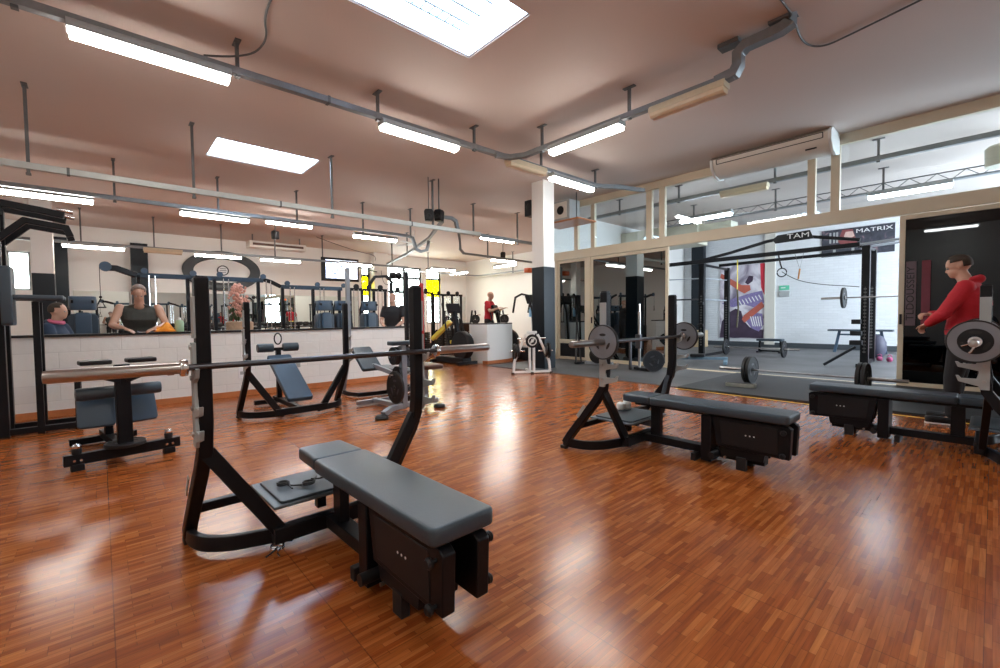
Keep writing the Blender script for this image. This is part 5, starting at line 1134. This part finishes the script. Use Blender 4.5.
def person(label, loc, rz, skin, top, bottom, J, sleeves='long', hair=HAIR, hair_amt=1., vox=.011, head_yaw=0., head_pitch=0., shoes=True, k=1.):
    """J holds the pose; x forward, z up, origin on the floor between the feet"""
    pel = Vector(J['pelvis']); ch = Vector(J['chest']); nk = Vector(J['neck']); hd = Vector(J['head']); w_ = J.get('w', 1.)
    R = Euler((0, head_pitch, head_yaw)).to_matrix()
    b = MB()
    mid = pel.lerp(ch, .5)
    torso = [(pel.x, pel.y, pel.z-.08, .10*w_, .155*w_), (pel.x, pel.y, pel.z+.03, .11*w_, .165*w_), (mid.x, mid.y, mid.z, .105*w_, .145*w_), (ch.x, ch.y, ch.z-.05, .125*w_, .178*w_), (ch.x, ch.y, ch.z+.06, .12*w_, .190*w_), (ch.x+.0, ch.y, ch.z+.13, .085*w_, .15*w_), (nk.x, nk.y, nk.z-.02, .06, .07)]
    oval(b, torso); limb(b, [(nk.x, nk.y, nk.z-.04, .062), (hd.x-.02, hd.y, hd.z-.06, .055)])
    head(b, hd, R, k)
    for s, q in ((1, 'l'), (-1, 'r')):
        sh, el, wr = [Vector(J[q+x]) for x in ('sh', 'el', 'wr')]
        limb(b, [(*sh, .058), (*sh.lerp(el, .45), .052), (*el, .040), (*el.lerp(wr, .3), .043), (*wr, .027)])
        hand(b, wr, J.get(q+'hd', tuple(wr-el)), J.get(q+'up', (0, 0, 1)), 1.0, J.get('curl', .5))
        hp, kn, an = [Vector(J[q+x]) for x in ('hp', 'kn', 'an')]
        limb(b, [(*hp, .088), (*hp.lerp(kn, .4), .078), (*kn, .055), (*kn.lerp(an, .3), .058), (*an, .036)])
        fd = Vector((math.cos(J.get('foot', 0)*s), math.sin(J.get('foot', 0)*s), 0)); limb(b, [(*(an-Vector((0, 0, .03))), .036), (*(an+fd*.13-Vector((0, 0, .055))), .028), (*(an+fd*.17-Vector((0, 0, .06))), .022)])
    o = fuse(b, 'person', skin, None, vox)
    o.location = loc; o.rotation_euler = (0, 0, rz); tag(o, label, 'person')
    # top
    c_ = MB(); e = .016
    oval(c_, [(x, y, z, a+e, bb+e) for (x, y, z, a, bb) in torso[:-1]]+[(nk.x, nk.y, nk.z-.02, .068, .08)])
    for q in 'lr':
        sh, el, wr = [Vector(J[q+x]) for x in ('sh', 'el', 'wr')]
        if sleeves == 'long': limb(c_, [(*sh, .078), (*sh.lerp(el, .45), .070), (*el, .062), (*el.lerp(wr, .35), .058), (*el.lerp(wr, .93), .042)])
        elif sleeves == 'short': limb(c_, [(*sh, .074), (*sh.lerp(el, .55), .068)])
        else: limb(c_, [(*sh.lerp(ch, .28), .066), (*sh.lerp(ch, .45), .07)])
    if sleeves == 'long': limb(c_, [(nk.x-.05, nk.y-.06, nk.z-.01, .035), (nk.x-.09, nk.y, nk.z+.0, .045), (nk.x-.05, nk.y+.06, nk.z-.01, .035)])   # hood lying on the back
    fuse(c_, 'top', top, o, vox, 3)
    c_ = MB(); oval(c_, [(pel.x, pel.y, pel.z-.10, .118*w_, .172*w_), (pel.x, pel.y, pel.z+.06, .122*w_, .176*w_)])
    for q in 'lr':
        hp, kn, an = [Vector(J[q+x]) for x in ('hp', 'kn', 'an')]
        limb(c_, [(*hp, .104), (*hp.lerp(kn, .4), .094), (*kn, .074), (*kn.lerp(an, .35), .070), (*kn.lerp(an, .93), .056)])
    fuse(c_, 'trousers', bottom, o, vox, 3)
    for q, s in (('l', 1), ('r', -1)):
        an = Vector(J[q+'an']); a = J.get('foot', 0)*s
        sm = MB().pad((.06, 0, -.045), (.29, .10, .07), r=.045); sm.ball((-.02, 0, -.01), .055, 1.1, .85, 1)
        so = sm.build('shoe', J.get('shoe', BLK2), o); so.location = an; so.rotation_euler = (0, 0, a)
        lab(MB().pad((.06, 0, -.079), (.295, .105, .018), r=.045).build('sole', WHITE, so), 'white sole')
    # hair, eyes
    if hair_amt:
        h = MB(); t_ = MB(); t_.ball((0, 0, 0), .104*k, 1.0, .80, .92, 20, 14)
        keep = [v for v in t_.v]; vs = [Vector(v) for v in t_.v]
        idx = {i for i, v in enumerate(vs) if (v.z > .02*k and v.x < .075*k) or (v.x < -.0*k and v.z > -.045*k)}
        fs = [f for f in t_.f if all(i in idx for i in f)]
        h.add([hd+R @ (v+Vector((-.012*k, 0, .030*k))) for v in vs], fs); ho = h.build('hair', hair, o); ho.data.polygons.foreach_set('use_smooth', [True]*len(ho.data.polygons))
        bm = bmesh.new(); bm.from_mesh(ho.data); bmesh.ops.delete(bm, geom=[v for v in bm.verts if not v.link_faces], context='VERTS'); bm.to_mesh(ho.data); bm.free()
        sd = ho.modifiers.new('t', 'SOLIDIFY'); sd.thickness = .007; sd.offset = .2
    for s in (-1, 1):
        p = hd+R @ Vector((.077*k, s*.030*k, -.002)); MB().ball(p, .0105*k, nu=10, nv=8).build('eye', MATS['eye'] if 'eye' in MATS else mat('eye', (.35, .32, .3), .3), o)
    return o
# man in red at the right, facing left
J = dict(pelvis=(0, 0, .95), chest=(-.03, 0, 1.30), neck=(-.01, 0, 1.52), head=(.06, 0, 1.655), lsh=(-.02, .20, 1.43), rsh=(.0, -.21, 1.41), lel=(.12, .28, 1.17), rel=(.14, -.28, 1.15), lwr=(.26, .12, 1.06), rwr=(.27, -.08, 1.16), w=1.2,
         lhp=(0, .10, .90), rhp=(0, -.10, .90), lkn=(.06, .12, .50), rkn=(.05, -.12, .50), lan=(.06, .13, .09), ran=(.10, -.14, .09), foot=.25, curl=1.1)
per = person('man in a red sweatshirt and black trousers standing by the dark glass door', (-.20, 6.70, 0), math.radians(176), SKIN, RED, BCLOTH, J, head_yaw=.1, head_pitch=.22, vox=.0085)
lab(MB().bb(.0, .06, -.005, .0, 0, .20).build('leg_print', GREY, per), 'pale print on the trouser leg').location = (.03, -.205, .55)
# man in the vest leaning on the low wall
J = dict(pelvis=(-.22, 0, .93), chest=(-.08, 0, 1.25), neck=(.02, 0, 1.44), head=(.10, 0, 1.57), lsh=(-.04, .21, 1.37), rsh=(-.04, -.21, 1.37), lel=(.06, .30, 1.13), rel=(.06, -.30, 1.13), lwr=(.24, .16, 1.075), rwr=(.24, -.16, 1.075), lup=(0, 0, 1), curl=.25,
         lhp=(-.22, .1, .88), rhp=(-.22, -.1, .88), lkn=(-.20, .12, .48), rkn=(-.2, -.12, .48), lan=(-.25, .12, .09), ran=(-.25, -.13, .09), w=1.08)
person('muscular man in a charcoal sleeveless top leaning over the low white wall', (-8.13, .42, 0), -.05, SKIN, DCLOTH, BCLOTH, J, 'none', hair=HAIRG, head_pitch=.55, vox=.010)
# seated person at the left behind the wall
S = dict(pelvis=(0, 0, .58), chest=(.04, 0, .90), neck=(.06, 0, 1.12), head=(.10, 0, 1.27), lsh=(.05, .19, 1.04), rsh=(.05, -.19, 1.04), lel=(.15, .24, .80), rel=(.15, -.24, .80), lwr=(.38, .15, .78), rwr=(.38, -.15, .78),
         lhp=(0, .10, .55), rhp=(0, -.10, .55), lkn=(.42, .13, .55), rkn=(.42, -.13, .55), lan=(.42, .13, .09), ran=(.42, -.13, .09))
p2 = person('person in a dark navy jacket seated behind the low wall at the far left', (-8.85, -.52, .06), 1.2, SKIN, NAVY, NAVY, S, hair=HAIR, vox=.014)
lab(MB().lathe((.06, 0, 1.10), (.2, 0, 1), [(.085, 0), (.10, .02), (.085, .05)], 16, True).build('scarf', mat('pink_knit', (.65, .15, .25), .8), p2), 'pink scarf')
st = thing('stool', 'low black stool under the seated person in navy', 'stool', (-8.85, -.52, 0), 1.2); MB().pad((0, 0, .50), (.36, .36, .06), r=.08).build('seat', BLK2, st)
for a in range(4): MB().beam((.13*math.cos(a*PI/2+.78), .13*math.sin(a*PI/2+.78), 0), (.11*math.cos(a*PI/2+.78), .11*math.sin(a*PI/2+.78), .47), .03, .03, up=(1, 0, 0)).build('leg', BLK2, st)
# standing man in dark tee, and man on the cardio machine
J = dict(pelvis=(0, 0, .93), chest=(.03, 0, 1.27), neck=(.04, 0, 1.48), head=(.07, 0, 1.63), lsh=(.02, .20, 1.40), rsh=(.02, -.20, 1.40), lel=(.08, .26, 1.12), rel=(.12, -.25, 1.12), lwr=(.30, .20, 1.02), rwr=(.32, -.12, 1.05),
         lhp=(0, .10, .88), rhp=(0, -.10, .88), lkn=(.03, .12, .49), rkn=(.0, -.12, .49), lan=(-.02, .13, .09), ran=(-.02, -.13, .09))
person('bald man in a dark tee standing behind the low wall by the iron windows', (-9.0, 4.90, 0), -.9, SKIN, BCLOTH, BCLOTH, J, 'short', hair=None, hair_amt=0, vox=.014)
J = dict(J); J.update(lel=(.12, .27, 1.16), rel=(.14, -.27, 1.16), lwr=(.38, .24, 1.24), rwr=(.38, -.24, 1.24), lkn=(.16, .13, .55), lan=(.05, .14, .16))
person('bald man in a red top exercising on the cardio machine behind the counter', (-10.12, 8.66, .20), .5, SKIN, RED, BCLOTH, J, 'short', hair=None, hair_amt=0, vox=.014)
